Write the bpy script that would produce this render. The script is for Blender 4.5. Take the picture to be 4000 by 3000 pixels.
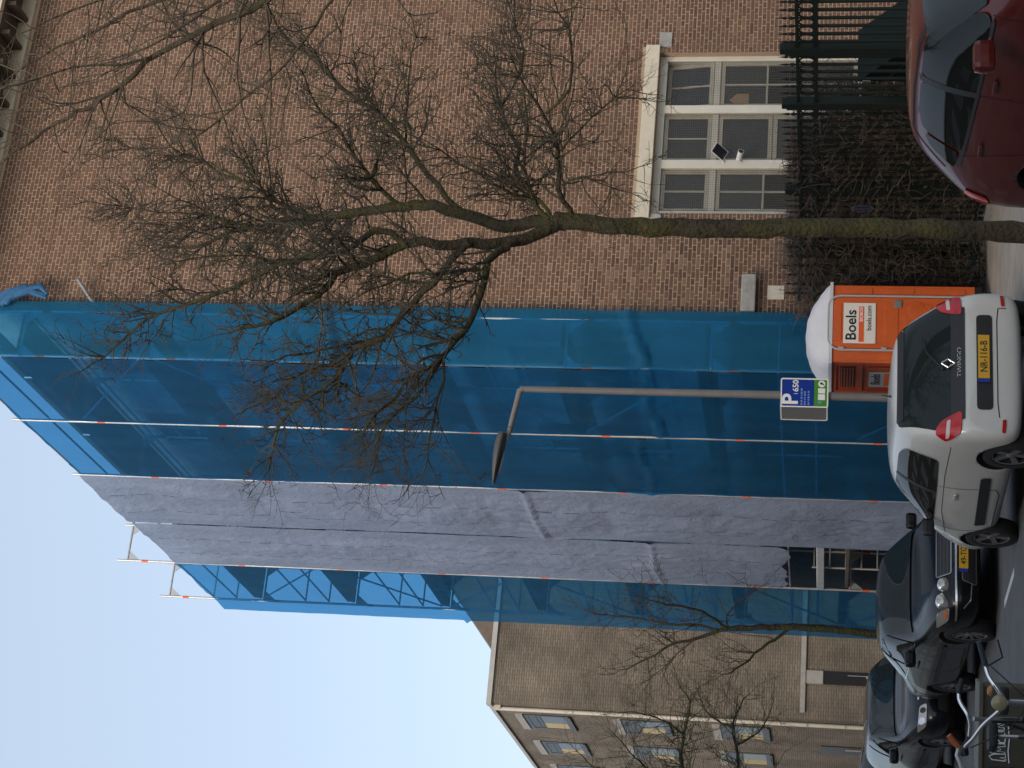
import bpy, bmesh, math, random
from mathutils import Vector, Matrix, noise, geometry
from mathutils.bvhtree import BVHTree
for _o in list(bpy.data.objects):
    bpy.data.objects.remove(_o)
scene = bpy.context.scene
COL = scene.collection
R = math.radians
random.seed(11)
# ------------------------------------------------------------------ camera (phone held upright, picture stored sideways)
PITCH, ROLL = R(10.0724), R(1.31195)
_fw = Vector((0, math.cos(PITCH), math.sin(PITCH)))
_u0 = Vector((0, -math.sin(PITCH), math.cos(PITCH)))
_x0 = Vector((1, 0, 0))
_ri = math.cos(ROLL) * _x0 + math.sin(ROLL) * _u0
_up = math.cos(ROLL) * _u0 - math.sin(ROLL) * _x0
cam_data = bpy.data.cameras.new('camera')
cam = bpy.data.objects.new('camera', cam_data)
COL.objects.link(cam)
cam.matrix_world = Matrix.Translation((0, 0, 2.0)) @ Matrix((-_up, _ri, -_fw)).transposed().to_4x4()
cam_data.sensor_width = 36
cam_data.lens = 64.60
cam_data.clip_start = 0.3
cam_data.clip_end = 3000
scene.camera = cam
# ------------------------------------------------------------------ world and sun
SUN_EL, SUN_AZ = R(32), R(199)      # azimuth clockwise from +Y
world = bpy.data.worlds.new('World')
scene.world = world
world.use_nodes = True
wn = world.node_tree.nodes
wl = world.node_tree.links
wn.clear()
_sky = wn.new('ShaderNodeTexSky')
_sky.sky_type = 'NISHITA'
_sky.sun_disc = False
_sky.sun_elevation = SUN_EL
_sky.sun_rotation = SUN_AZ
_sky.air_density = 1.0
_sky.dust_density = 2.0
_sky.ozone_density = 1.6
_bg = wn.new('ShaderNodeBackground')
_bg.inputs['Strength'].default_value = 0.116
_wo = wn.new('ShaderNodeOutputWorld')
_pale_mix = wn.new('ShaderNodeMix')            # even pale colour added over the whole sky to whiten and brighten it
_pale_mix.data_type = 'RGBA'
_pale_mix.inputs[0].default_value = 0.42
_pale_mix.inputs[7].default_value = (6.2, 7.0, 7.8, 1)
wl.new(_sky.outputs[0], _pale_mix.inputs[6])
wl.new(_pale_mix.outputs[2], _bg.inputs[0])
wl.new(_bg.outputs[0], _wo.inputs[0])
sun_data = bpy.data.lights.new('sun', 'SUN')
sun_data.energy = 1.5
sun_data.angle = R(25)
sun_data.color = (1.0, 0.83, 0.64)
sun = bpy.data.objects.new('sun', sun_data)
COL.objects.link(sun)
_sd = Vector((math.sin(SUN_AZ) * math.cos(SUN_EL), math.cos(SUN_AZ) * math.cos(SUN_EL), math.sin(SUN_EL)))
sun.rotation_euler = _sd.to_track_quat('Z', 'Y').to_euler()
scene.view_settings.view_transform = 'Standard'
scene.view_settings.look = 'None'
scene.view_settings.gamma = 1.0
scene.view_settings.exposure = 0.5
scene.render.resolution_x = 1024
scene.render.resolution_y = 768
scene.render.engine = 'CYCLES'
scene.cycles.transparent_max_bounces = 24

# ------------------------------------------------------------------ street frame: B runs along the street (away, to the left), A across it
ANG = R(22.2658)
DA = Vector((math.cos(ANG), math.sin(ANG), 0))
DB = Vector((-math.sin(ANG), math.cos(ANG), 0))
UP = Vector((0, 0, 1))
ORG = Vector((0.23, 25.0, 0))           # foot of the scaffold's first outer standard
def W(s, d, z):
    return ORG + s * DB + d * DA + z * UP
FRAME = Matrix((DA, DB, UP)).transposed().to_4x4()   # local x = A, y = B
PAVE = 0.13

# ------------------------------------------------------------------ helpers
def tag(o, label=None, cat=None, group=None, kind=None):
    if label: o['label'] = label
    if cat: o['category'] = cat
    if group: o['group'] = group
    if kind: o['kind'] = kind
    return o

def empty(name, m=None, label=None, cat=None, group=None):
    o = bpy.data.objects.new(name, None)
    COL.objects.link(o)
    o.empty_display_size = 0.2
    if m is not None:
        o.matrix_world = m if isinstance(m, Matrix) else Matrix.Translation(m)
    return tag(o, label, cat, group)

def link(name, me, parent=None, mw=None):
    o = bpy.data.objects.new(name, me)
    COL.objects.link(o)
    if parent is not None:
        o.parent = parent
    if mw is not None:
        o.matrix_local = mw
    return o

class MB:
    """collects shapes for one mesh"""
    def __init__(self):
        self.v, self.f, self.sm = [], [], []
        self.tint = []
    def add(self, vs, fs, smooth=False, tint=None):
        b = len(self.v)
        self.v += [tuple(p) for p in vs]
        for f in fs:
            self.f.append([i + b for i in f])
            self.sm.append(smooth)
            self.tint.append(tint)
        return self
    def box(self, c, s, m=None, tint=None):
        x, y, z = s[0] / 2, s[1] / 2, s[2] / 2
        vs = [Vector((a * x, b * y, e * z)) for a in (-1, 1) for b in (-1, 1) for e in (-1, 1)]
        if m is not None:
            vs = [m @ p for p in vs]
        vs = [p + Vector(c) for p in vs]
        return self.add(vs, [(0, 1, 3, 2), (4, 6, 7, 5), (0, 4, 5, 1), (2, 3, 7, 6), (0, 2, 6, 4), (1, 5, 7, 3)], tint=tint)
    def span(self, a, b, tint=None):
        return self.box([(p + q) / 2 for p, q in zip(a, b)], [abs(q - p) for p, q in zip(a, b)], tint=tint)
    def bevbox(self, c, s, r, m=None):
        bm = bmesh.new()
        bmesh.ops.create_cube(bm, size=1)
        for v in bm.verts:
            v.co = Vector((v.co.x * s[0], v.co.y * s[1], v.co.z * s[2]))
        bmesh.ops.bevel(bm, geom=list(bm.edges), offset=r, segments=2, affect='EDGES', profile=0.6)
        vs = [(m @ v.co if m is not None else v.co) + Vector(c) for v in bm.verts]
        bm.verts.index_update()
        fs = [[v.index for v in f.verts] for f in bm.faces]
        bm.free()
        return self.add(vs, fs)
    def tube(self, pts, r, n=8, cap=True, smooth=True):
        pts = [Vector(p) for p in pts]
        k = len(pts)
        rs = r if isinstance(r, (list, tuple)) else [r] * k
        t0 = (pts[1] - pts[0]).normalized()
        ref = Vector((0, 0, 1)) if abs(t0.z) < 0.9 else Vector((1, 0, 0))
        nrm = t0.cross(ref).normalized()
        vs = []
        for i in range(k):
            if i == 0: t = pts[1] - pts[0]
            elif i == k - 1: t = pts[-1] - pts[-2]
            else: t = (pts[i + 1] - pts[i]).normalized() + (pts[i] - pts[i - 1]).normalized()
            if t.length < 1e-9: t = t0.copy()
            t.normalize()
            nrm = nrm - t * nrm.dot(t)
            if nrm.length < 1e-6:
                nrm = t.orthogonal()
            nrm.normalize()
            bn = t.cross(nrm)
            for j in range(n):
                a = 2 * math.pi * j / n
                vs.append(pts[i] + rs[i] * (math.cos(a) * nrm + math.sin(a) * bn))
        fs = []
        for i in range(k - 1):
            for j in range(n):
                a, b = i * n + j, i * n + (j + 1) % n
                fs.append((a, b, b + n, a + n))
        self.add(vs, fs, smooth)
        if cap:
            self.add(vs[:n], [tuple(range(n))[::-1]])
            self.add(vs[-n:], [tuple(range(n))])
        return self
    def lathe(self, prof, n=24, m=None, smooth=True):
        """prof: (r, z) list, turned about local z"""
        vs, fs = [], []
        for r, z in prof:
            for j in range(n):
                a = 2 * math.pi * j / n
                p = Vector((r * math.cos(a), r * math.sin(a), z))
                vs.append(m @ p if m is not None else p)
        for i in range(len(prof) - 1):
            for j in range(n):
                a, b = i * n + j, i * n + (j + 1) % n
                fs.append((a, b, b + n, a + n))
        return self.add(vs, fs, smooth)
    def prism(self, poly, a, b, m=None):
        """poly in local xy, extruded from z=a to z=b"""
        n = len(poly)
        vs = [Vector((x, y, a)) for x, y in poly] + [Vector((x, y, b)) for x, y in poly]
        if m is not None:
            vs = [m @ p for p in vs]
        fs = [tuple(range(n))[::-1], tuple(range(n, 2 * n))] + [(i, (i + 1) % n, (i + 1) % n + n, i + n) for i in range(n)]
        return self.add(vs, fs)
    def mesh(self, name, mat=None):
        me = bpy.data.meshes.new(name)
        me.from_pydata(self.v, [], self.f)
        me.polygons.foreach_set('use_smooth', self.sm)
        if any(t is not None for t in self.tint):
            at = me.attributes.new('tint', 'FLOAT', 'FACE')
            at.data.foreach_set('value', [t if t is not None else 0.5 for t in self.tint])
        if mat is not None:
            me.materials.append(mat)
        me.update()
        return me
    def build(self, name, mat, parent=None, mw=None):
        return link(name, self.mesh(name, mat), parent, mw)

# ------------------------------------------------------------------ materials
MATS = {}
def mat(name, col, rough=0.6, metal=0.0, var=0.0, vscale=6.0, bump=0.0, bscale=40.0, coat=0.0, spec=0.5, col2=None, detail=6.0):
    if name in MATS: return MATS[name]
    m = bpy.data.materials.new(name)
    m.use_nodes = True
    nt = m.node_tree
    b = nt.nodes['Principled BSDF']
    b.inputs['Base Color'].default_value = (*col, 1)
    b.inputs['Roughness'].default_value = rough
    b.inputs['Metallic'].default_value = metal
    b.inputs['Specular IOR Level'].default_value = spec
    b.inputs['Coat Weight'].default_value = coat
    b.inputs['Coat Roughness'].default_value = 0.04
    tc = nt.nodes.new('ShaderNodeTexCoord')
    if var or col2:
        n = nt.nodes.new('ShaderNodeTexNoise')
        n.inputs['Scale'].default_value = vscale
        n.inputs['Detail'].default_value = detail
        n.inputs['Roughness'].default_value = 0.65
        nt.links.new(tc.outputs['Object'], n.inputs['Vector'])
        rmp = nt.nodes.new('ShaderNodeValToRGB')
        rmp.color_ramp.elements[0].position = 0.3
        rmp.color_ramp.elements[1].position = 0.7
        c2 = col2 if col2 else tuple(min(1, c * (1 + var)) for c in col)
        c1 = col if col2 else tuple(c * (1 - var) for c in col)
        rmp.color_ramp.elements[0].color = (*c1, 1)
        rmp.color_ramp.elements[1].color = (*c2, 1)
        nt.links.new(n.outputs['Fac'], rmp.inputs['Fac'])
        nt.links.new(rmp.outputs['Color'], b.inputs['Base Color'])
    if bump:
        n2 = nt.nodes.new('ShaderNodeTexNoise')
        n2.inputs['Scale'].default_value = bscale
        n2.inputs['Detail'].default_value = 8
        nt.links.new(tc.outputs['Object'], n2.inputs['Vector'])
        bp = nt.nodes.new('ShaderNodeBump')
        bp.inputs['Strength'].default_value = bump
        bp.inputs['Distance'].default_value = 0.02
        nt.links.new(n2.outputs['Fac'], bp.inputs['Height'])
        nt.links.new(bp.outputs['Normal'], b.inputs['Normal'])
    MATS[name] = m
    return m

def brick_mat(name, source):
    """fired-brick browns; the shade of each brick comes from its own random number"""
    m = bpy.data.materials.new(name)
    m.use_nodes = True
    nt = m.node_tree
    b = nt.nodes['Principled BSDF']
    b.inputs['Roughness'].default_value = 0.85
    b.inputs['Specular IOR Level'].default_value = 0.25
    if source == 'attr':
        src = nt.nodes.new('ShaderNodeAttribute'); src.attribute_name = 'tint'; out = src.outputs['Fac']
    else:
        src = nt.nodes.new('ShaderNodeObjectInfo'); out = src.outputs['Random']
    rmp = nt.nodes.new('ShaderNodeValToRGB')
    cr = rmp.color_ramp
    stops = [(0.0, (0.090, 0.052, 0.040)), (0.25, (0.122, 0.070, 0.050)), (0.5, (0.145, 0.083, 0.057)), (0.75, (0.162, 0.095, 0.065)), (1.0, (0.205, 0.130, 0.090))]
    cr.elements[0].position, cr.elements[0].color = stops[0][0], (*stops[0][1], 1)
    cr.elements[1].position, cr.elements[1].color = stops[-1][0], (*stops[-1][1], 1)
    for p, c in stops[1:-1]:
        e = cr.elements.new(p); e.color = (*c, 1)
    nt.links.new(out, rmp.inputs['Fac'])
    geo = nt.nodes.new('ShaderNodeNewGeometry')
    n = nt.nodes.new('ShaderNodeTexNoise')
    n.inputs['Scale'].default_value = 1.1
    n.inputs['Detail'].default_value = 8
    nt.links.new(geo.outputs['Position'], n.inputs['Vector'])
    n3 = nt.nodes.new('ShaderNodeTexNoise')
    n3.inputs['Scale'].default_value = 45
    n3.inputs['Detail'].default_value = 6
    nt.links.new(geo.outputs['Position'], n3.inputs['Vector'])
    mul = nt.nodes.new('ShaderNodeMix'); mul.data_type = 'RGBA'; mul.blend_type = 'MULTIPLY'
    mul.inputs[0].default_value = 1.0
    r2 = nt.nodes.new('ShaderNodeMapRange'); r2.inputs[1].default_value = 0.25; r2.inputs[2].default_value = 0.75; r2.inputs[3].default_value = 0.85; r2.inputs[4].default_value = 1.15
    r3 = nt.nodes.new('ShaderNodeMapRange'); r3.inputs[1].default_value = 0.25; r3.inputs[2].default_value = 0.75; r3.inputs[3].default_value = 0.8; r3.inputs[4].default_value = 1.2
    nt.links.new(n.outputs['Fac'], r2.inputs[0]); nt.links.new(n3.outputs['Fac'], r3.inputs[0])
    mm = nt.nodes.new('ShaderNodeMath'); mm.operation = 'MULTIPLY'
    nt.links.new(r2.outputs[0], mm.inputs[0]); nt.links.new(r3.outputs[0], mm.inputs[1])
    nt.links.new(rmp.outputs['Color'], mul.inputs[6]); nt.links.new(mm.outputs[0], mul.inputs[7])
    nt.links.new(mul.outputs[2], b.inputs['Base Color'])
    bp = nt.nodes.new('ShaderNodeBump'); bp.inputs['Strength'].default_value = 0.5; bp.inputs['Distance'].default_value = 0.004
    nt.links.new(n3.outputs['Fac'], bp.inputs['Height']); nt.links.new(bp.outputs['Normal'], b.inputs['Normal'])
    MATS[name] = m
    return m

def netting_mat(name, col, trans, alpha, seams=False, bumps=0.25):
    """woven sheeting: some light passes straight through the weave, some is scattered on both sides"""
    m = bpy.data.materials.new(name)
    m.use_nodes = True
    nt = m.node_tree
    nt.nodes.clear()
    out = nt.nodes.new('ShaderNodeOutputMaterial')
    dif = nt.nodes.new('ShaderNodeBsdfPrincipled')
    dif.inputs['Roughness'].default_value = 0.55
    dif.inputs['Specular IOR Level'].default_value = 0.3
    tr = nt.nodes.new('ShaderNodeBsdfTranslucent')
    tp = nt.nodes.new('ShaderNodeBsdfTransparent')
    tp.inputs['Color'].default_value = (0.17, 0.50, 0.84, 1)
    tc = nt.nodes.new('ShaderNodeTexCoord')
    mp = nt.nodes.new('ShaderNodeMapping')
    mp.inputs['Scale'].default_value = (1, 1, 0.35)
    n = nt.nodes.new('ShaderNodeTexNoise'); n.inputs['Scale'].default_value = 1.7; n.inputs['Detail'].default_value = 8
    nt.links.new(tc.outputs['Object'], mp.inputs[0]); nt.links.new(mp.outputs[0], n.inputs['Vector'])
    rmp = nt.nodes.new('ShaderNodeValToRGB')
    rmp.color_ramp.elements[0].position = 0.3; rmp.color_ramp.elements[1].position = 0.72
    rmp.color_ramp.elements[0].color = (*[c * 0.85 for c in col], 1)
    rmp.color_ramp.elements[1].color = (*[c * 1.15 for c in col], 1)
    nt.links.new(n.outputs['Fac'], rmp.inputs['Fac'])
    colout = rmp.outputs['Color']
    if seams:
        # stitched eyelet lines: dark dashes along two lines of each sheet
        uv = nt.nodes.new('ShaderNodeUVMap')
        sp = nt.nodes.new('ShaderNodeSeparateXYZ')
        nt.links.new(uv.outputs[0], sp.inputs[0])
        def node(op, a, b=None):
            q = nt.nodes.new('ShaderNodeMath'); q.operation = op
            for i, s_ in enumerate((a, b)):
                if s_ is None: continue
                if isinstance(s_, (int, float)): q.inputs[i].default_value = s_
                else: nt.links.new(s_, q.inputs[i])
            return q.outputs[0]
        fr = node('FRACT', node('ADD', node('MULTIPLY', sp.outputs[0], 3.0), 0.5))
        ln = node('LESS_THAN', node('ABSOLUTE', node('SUBTRACT', fr, 0.5)), 0.022)
        edge = node('MULTIPLY', node('GREATER_THAN', sp.outputs[0], 0.1), node('LESS_THAN', sp.outputs[0], 0.9))
        ds = node('LESS_THAN', node('FRACT', node('MULTIPLY', sp.outputs[1], 30.0)), 0.6)
        k = node('MULTIPLY', node('MULTIPLY', ln, edge), node('MULTIPLY', ds, 0.55))
        mx = nt.nodes.new('ShaderNodeMix'); mx.data_type = 'RGBA'
        nt.links.new(k, mx.inputs[0]); nt.links.new(colout, mx.inputs[6])
        mx.inputs[7].default_value = (col[0] * 0.2, col[1] * 0.2, col[2] * 0.2, 1)
        colout = mx.outputs[2]
    nt.links.new(colout, dif.inputs['Base Color']); nt.links.new(colout, tr.inputs['Color'])
    n2 = nt.nodes.new('ShaderNodeTexNoise'); n2.inputs['Scale'].default_value = 9; n2.inputs['Detail'].default_value = 6
    n2.inputs['Distortion'].default_value = 0.6
    nt.links.new(tc.outputs['Object'], n2.inputs['Vector'])
    bp = nt.nodes.new('ShaderNodeBump'); bp.inputs['Strength'].default_value = bumps; bp.inputs['Distance'].default_value = 0.06
    nt.links.new(n2.outputs['Fac'], bp.inputs['Height']); nt.links.new(bp.outputs['Normal'], dif.inputs['Normal'])
    m1 = nt.nodes.new('ShaderNodeMixShader'); m1.inputs[0].default_value = trans
    nt.links.new(dif.outputs[0], m1.inputs[1]); nt.links.new(tr.outputs[0], m1.inputs[2])
    m2 = nt.nodes.new('ShaderNodeMixShader'); m2.inputs[0].default_value = alpha
    nt.links.new(m1.outputs[0], m2.inputs[1]); nt.links.new(tp.outputs[0], m2.inputs[2])
    nt.links.new(m2.outputs[0], out.inputs[0])
    MATS[name] = m
    return m

def glass_mat(name, tint, alpha, rough=0.03):
    """window glass: reflecting, and letting part of what lies behind show"""
    m = bpy.data.materials.new(name)
    m.use_nodes = True
    nt = m.node_tree
    b = nt.nodes['Principled BSDF']
    b.inputs['Base Color'].default_value = (*tint, 1)
    b.inputs['Roughness'].default_value = rough
    b.inputs['Specular IOR Level'].default_value = 0.6
    b.inputs['Alpha'].default_value = alpha
    MATS[name] = m
    return m

def bark_mat(name, c1, c2, moss, amount):
    m = mat(name, c1, 0.9, var=0.3, vscale=8, bump=1.0, bscale=22, col2=c2, spec=0.2)
    for _n in m.node_tree.nodes:
        if _n.type == 'BUMP': _n.inputs['Distance'].default_value = 0.06
    nt = m.node_tree
    b = nt.nodes['Principled BSDF']
    src = b.inputs['Base Color'].links[0].from_socket
    tc = nt.nodes.new('ShaderNodeTexCoord')
    n = nt.nodes.new('ShaderNodeTexNoise'); n.inputs['Scale'].default_value = 2.2; n.inputs['Detail'].default_value = 8
    nt.links.new(tc.outputs['Object'], n.inputs['Vector'])
    r = nt.nodes.new('ShaderNodeMapRange'); r.inputs[1].default_value = 0.42; r.inputs[2].default_value = 0.62; r.inputs[3].default_value = 0; r.inputs[4].default_value = amount
    nt.links.new(n.outputs['Fac'], r.inputs[0])
    mx = nt.nodes.new('ShaderNodeMix'); mx.data_type = 'RGBA'
    nt.links.new(r.outputs[0], mx.inputs[0]); nt.links.new(src, mx.inputs[6]); mx.inputs[7].default_value = (*moss, 1)
    nt.links.new(mx.outputs[2], b.inputs['Base Color'])
    return m

mat('mortar', (0.42, 0.305, 0.215), 0.95, var=0.12, vscale=1.5, bump=0.4, bscale=60)
brick_mat('brick_single', 'object')
brick_mat('brick_field', 'attr')
mat('cream_paint', (0.62, 0.56, 0.44), 0.55, var=0.10, vscale=5)
mat('white_paint', (0.60, 0.57, 0.49), 0.5, var=0.07, vscale=4)
mat('old_white', (0.42, 0.39, 0.32), 0.6, var=0.15, vscale=6)
mat('soffit', (0.10, 0.075, 0.055), 0.8, var=0.3, vscale=5)
mat('stone', (0.32, 0.31, 0.29), 0.85, var=0.25, vscale=9, bump=0.3)
mat('pale_tile', (0.55, 0.50, 0.42), 0.6, var=0.12, vscale=8)
glass_mat('school_glass', (0.035, 0.036, 0.037), 0.85, 0.12)
mat('curtain', (0.07, 0.07, 0.07), 0.9, var=0.3, vscale=2.0)
mat('wire', (0.10, 0.095, 0.085), 0.6)
mat('dark_room', (0.02, 0.02, 0.022), 0.9)
netting_mat('blue_net', (0.020, 0.195, 0.430), 0.50, 0.48)
netting_mat('blue_net_end', (0.026, 0.235, 0.430), 0.5, 0.40)
netting_mat('grey_tarp', (0.30, 0.36, 0.50), 0.30, 0.02, seams=True, bumps=0.45)
mat('galvanised', (0.55, 0.55, 0.54), 0.42, 0.55, var=0.12, vscale=14)
mat('steel_grey', (0.30, 0.30, 0.30), 0.45, 0.6, var=0.15, vscale=10)
mat('orange_mark', (0.75, 0.13, 0.03), 0.5)
mat('deck_wood', (0.09, 0.075, 0.06), 0.8, var=0.25, vscale=5)
mat('asphalt', (0.13, 0.13, 0.132), 0.85, var=0.18, vscale=2.0, bump=0.5, bscale=180)
mat('paving', (0.33, 0.295, 0.25), 0.9, var=0.22, vscale=2.4, bump=0.4, bscale=120)
mat('kerb', (0.24, 0.235, 0.225), 0.85, var=0.2, vscale=6)
mat('road_paint', (0.62, 0.62, 0.60), 0.7, var=0.2, vscale=9)
mat('fence_green', (0.008, 0.014, 0.012), 0.55, spec=0.2)

# ================================================================== SETTING: ground
def flat(name, pts, z, m):
    me = bpy.data.meshes.new(name)
    me.from_pydata([(x, y, z) for x, y in pts], [], [tuple(range(len(pts)))])
    me.materials.append(m)
    o = link(name, me)
    return tag(o, kind='structure')
flat('road', [(-600, -300), (600, -300), (600, 1200), (-600, 1200)], 0.0, MATS['asphalt'])
KERB0 = Vector((1.0, 19.9, 0)) - 0.12 * DA
def KP(t, off, z=0.0):
    return KERB0 + t * DB + off * DA + z * UP
# raised pavement right of the kerb line
pv = MB()
a, b, c, d = KP(-40, 0.15), KP(120, 0.15), KP(120, 90), KP(-40, 90)
pv.add([p + Vector((0, 0, PAVE)) for p in (a, d, c, b)] + [p + Vector((0, 0, -0.2)) for p in (a, d, c, b)], [(0, 1, 2, 3), (0, 3, 7, 4), (0, 4, 5, 1), (3, 2, 6, 7)])
tag(pv.build('pavement', MATS['paving']), kind='structure')
kb = empty('kerb', Matrix.Translation(KERB0) @ FRAME)
tag(kb, kind='structure')
kst = MB().bevbox((0.07, 0.5, 0.02), (0.14, 0.99, 0.23), 0.012).mesh('kerb_stone', MATS['kerb'])
for i in range(-14, 26):
    link('kerb_stone', kst, kb, Matrix.Translation((0, i, 0)))
mk = MB()
ma, mb_ = Vector((-1.98, 21.39, 0)), Vector((-2.48, 22.49, 0))
dd = (mb_ - ma).normalized(); nn = Vector((-dd.y, dd.x, 0)) * 0.05
mk.add([ma - nn, ma + nn, mb_ + nn, mb_ - nn], [(3, 2, 1, 0)])
mk.v = [(x, y, 0.004) for x, y, z in mk.v]
tag(mk.build('road_marking', MATS['road_paint']), kind='structure')

# ================================================================== SETTING: brick school building
BW = Matrix.Translation(W(0.15, 0.90, 0)) @ FRAME     # local x along the front wall, y into the building, z up
school = empty('brick_building', BW, 'brown brick building with a three-light white window behind the iron fence', 'building')
WX0, WX1, WZ0, WZ1 = 1.59, 4.25, 1.82, 4.70
LEN, HGT = 8.2, 14.70
w_ = MB()
w_.span((0, 0.0, 0), (WX0, 0.3, HGT)).span((WX1, 0.0, 0), (LEN, 0.3, HGT)).span((WX0, 0.0, 0), (WX1, 0.3, WZ0)).span((WX0, 0.0, WZ1), (WX1, 0.3, HGT))
wall = w_.build('wall', MATS['mortar'], school)
CO, SL, HL, J = 0.0598, 0.207, 0.1035, 0.0140
bs_mesh = MB().box((0, 0, 0), (SL - J, 0.09, CO - J)).mesh('brick', MATS['brick_single'])
bh_mesh = MB().box((0, 0, 0), (HL - J, 0.09, CO - J)).mesh('brick', MATS['brick_single'])
rb = random.Random(3)
field = MB()
n_single = 0
for r_ in range(int(HGT / CO)):
    z = (r_ + 0.5) * CO
    head = r_ % 2 == 1
    x = -0.004
    first = True
    while x < LEN - 0.02:
        L = HL if head else SL
        if first and not head:
            L = SL if (r_ // 2) % 2 == 0 else HL
        if first and head:
            L = HL * 1.5 if True else HL
        first = False
        cx = x + L / 2
        x += L
        xa, xb = cx - L / 2 + J / 2, cx + L / 2 - J / 2
        if z > WZ0 - 0.08 and z < WZ1 + 0.21 + CO / 2 and xb > WX0 - (0.10 if z > WZ1 - 0.02 else 0) and xa < WX1 + (0.10 if z > WZ1 - 0.02 else 0):
            # trim against the opening
            lo = WX0 - (0.10 if z > WZ1 - 0.02 else 0); hi = WX1 + (0.10 if z > WZ1 - 0.02 else 0)
            if xa < lo: xb = lo - 0.004
            elif xb > hi: xa = hi + 0.004
            else: continue
            if xb - xa < 0.03: continue
        if xb > LEN: xb = LEN
        yj = rb.uniform(-0.0035, 0.0035)
        t = min(1, max(0, rb.gauss(0.47, 0.17)))
        if cx < 0.42 and z < 6.0 and rb.random() < 0.25: t = rb.uniform(0.8, 1.0)
        if cx < 0.12: t = rb.uniform(0.0, 0.25)
        std = abs((xb - xa) - (L - J)) < 1e-4 and (abs(L - SL) < 1e-6 or abs(L - HL) < 1e-6)
        if std and n_single < 300 and 0.02 < cx < 1.2 and 3.35 < z < 6.2:
            link('brick', bs_mesh if abs(L - SL) < 1e-6 else bh_mesh, wall, Matrix.Translation((cx, 0.0395 + yj, z)))
            n_single += 1
        else:
            field.box(((xa + xb) / 2, 0.0395 + yj, z), (xb - xa, 0.09, CO - J), tint=t)
tag(field.build('brick', MATS['brick_field'], wall), 'brown bricks of the rest of the wall', kind='stuff')
# the long side behind the scaffold, roof and the hidden sides
BL = 13.2
mat('side_brick', (0.58, 0.53, 0.48), 0.9, var=0.25, vscale=3)
mat('pale_render', (0.50, 0.46, 0.40), 0.8, var=0.12, vscale=3)
sw = MB()
sw.span((0, 0.3, 0), (0.3, BL, HGT)).span((0.3, BL - 0.3, 0), (LEN, BL, HGT)).span((LEN - 0.3, 0.3, 0), (LEN, BL - 0.3, HGT))
sw.build('side_wall', MATS['side_brick'], school)
mat('open_bay_shade', (0.045, 0.036, 0.032), 0.85, var=0.25, vscale=4)
MB().span((-0.025, 0.3, 0), (-0.002, BL, 3.4)).build('shade_sheet', MATS['open_bay_shade'], school)  # added dark sheet: shade inside the open scaffold bay, put into colour
MB().span((-0.05, -0.05, HGT + 0.26), (LEN, BL, HGT + 0.36)).build('roof', MATS['soffit'], school)
glass_mat('side_glass', (0.12, 0.14, 0.16), 1.0, 0.05)
for fl in range(1, 4):
    z0 = 1.5 + fl * 3.35
    for wi in range(4):
        y0 = 1.0 + wi * 3.1
        fr = MB().span((-0.035, y0, z0), (-0.001, y0 + 0.12, z0 + 2.1)).span((-0.035, y0 + 1.5, z0), (-0.001, y0 + 1.62, z0 + 2.1)).span((-0.035, y0 + 0.12, z0), (-0.001, y0 + 1.5, z0 + 0.1)).span((-0.035, y0 + 0.12, z0 + 1.95), (-0.001, y0 + 1.5, z0 + 2.1)).span((-0.035, y0 + 0.75, z0 + 0.1), (-0.001, y0 + 0.85, z0 + 1.95)).span((-0.06, y0 - 0.06, z0 - 0.1), (-0.001, y0 + 1.68, z0 - 0.002))
        f_ = fr.build('window', MATS['white_paint'], school)
        MB().span((-0.015, y0 + 0.12, z0 + 0.1), (-0.004, y0 + 0.75, z0 + 1.95)).build('pane', MATS['side_glass'], f_)
        MB().span((-0.015, y0 + 0.85, z0 + 0.1), (-0.004, y0 + 1.5, z0 + 1.95)).build('pane', MATS['side_glass'], f_)
    MB().span((-0.03, 0.4, z0 + 2.35), (-0.001, BL - 0.2, z0 + 2.75)).build('band_course', MATS['pale_render'], school)
# cornice
MB().span((-0.0, -0.06, HGT), (LEN, -0.002, HGT + 0.22)).build('cornice_board', MATS['cream_paint'], school)
sf = MB().span((-0.3, -0.62, HGT + 0.22), (LEN, 0.0, HGT + 0.26))
for i in range(16):
    sf.span((0.2 + i * 0.52, -0.55, HGT + 0.06), (0.27 + i * 0.52, -0.061, HGT + 0.219))
sf.build('soffit', MATS['soffit'], school)
MB().span((-0.32, -0.72, HGT + 0.20), (LEN, -0.622, HGT + 0.52)).build('gutter', MATS['cream_paint'], school)
# lintel beam, corner stones, sill, ledge, plaque
MB().bevbox(((WX0 + WX1) / 2, 0.02, WZ1 + 0.105), (WX1 - WX0 + 0.2, 0.18, 0.205), 0.008).build('lintel', MATS['cream_paint'], school)
MB().bevbox((WX1 + 0.22, -0.002, WZ1 - 0.07), (0.25, 0.05, 0.19), 0.006).build('corner_stone', MATS['stone'], school)
MB().bevbox((WX0 - 0.09, -0.002, WZ1 - 0.07), (0.14, 0.05, 0.19), 0.006).build('corner_stone', MATS['stone'], school)
MB().bevbox(((WX0 + WX1) / 2, 0.0, WZ0 - 0.035), (WX1 - WX0 + 0.06, 0.26, 0.07), 0.008).build('sill', MATS['old_white'], school)
MB().bevbox((0.29, -0.08, 3.25), (0.56, 0.18, 0.20), 0.02).build('stone_ledge', MATS['stone'], school)
MB().box((0.36, -0.016, 2.88), (0.21, 0.012, 0.23)).build('wall_plate', MATS['pale_tile'], school)
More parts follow.
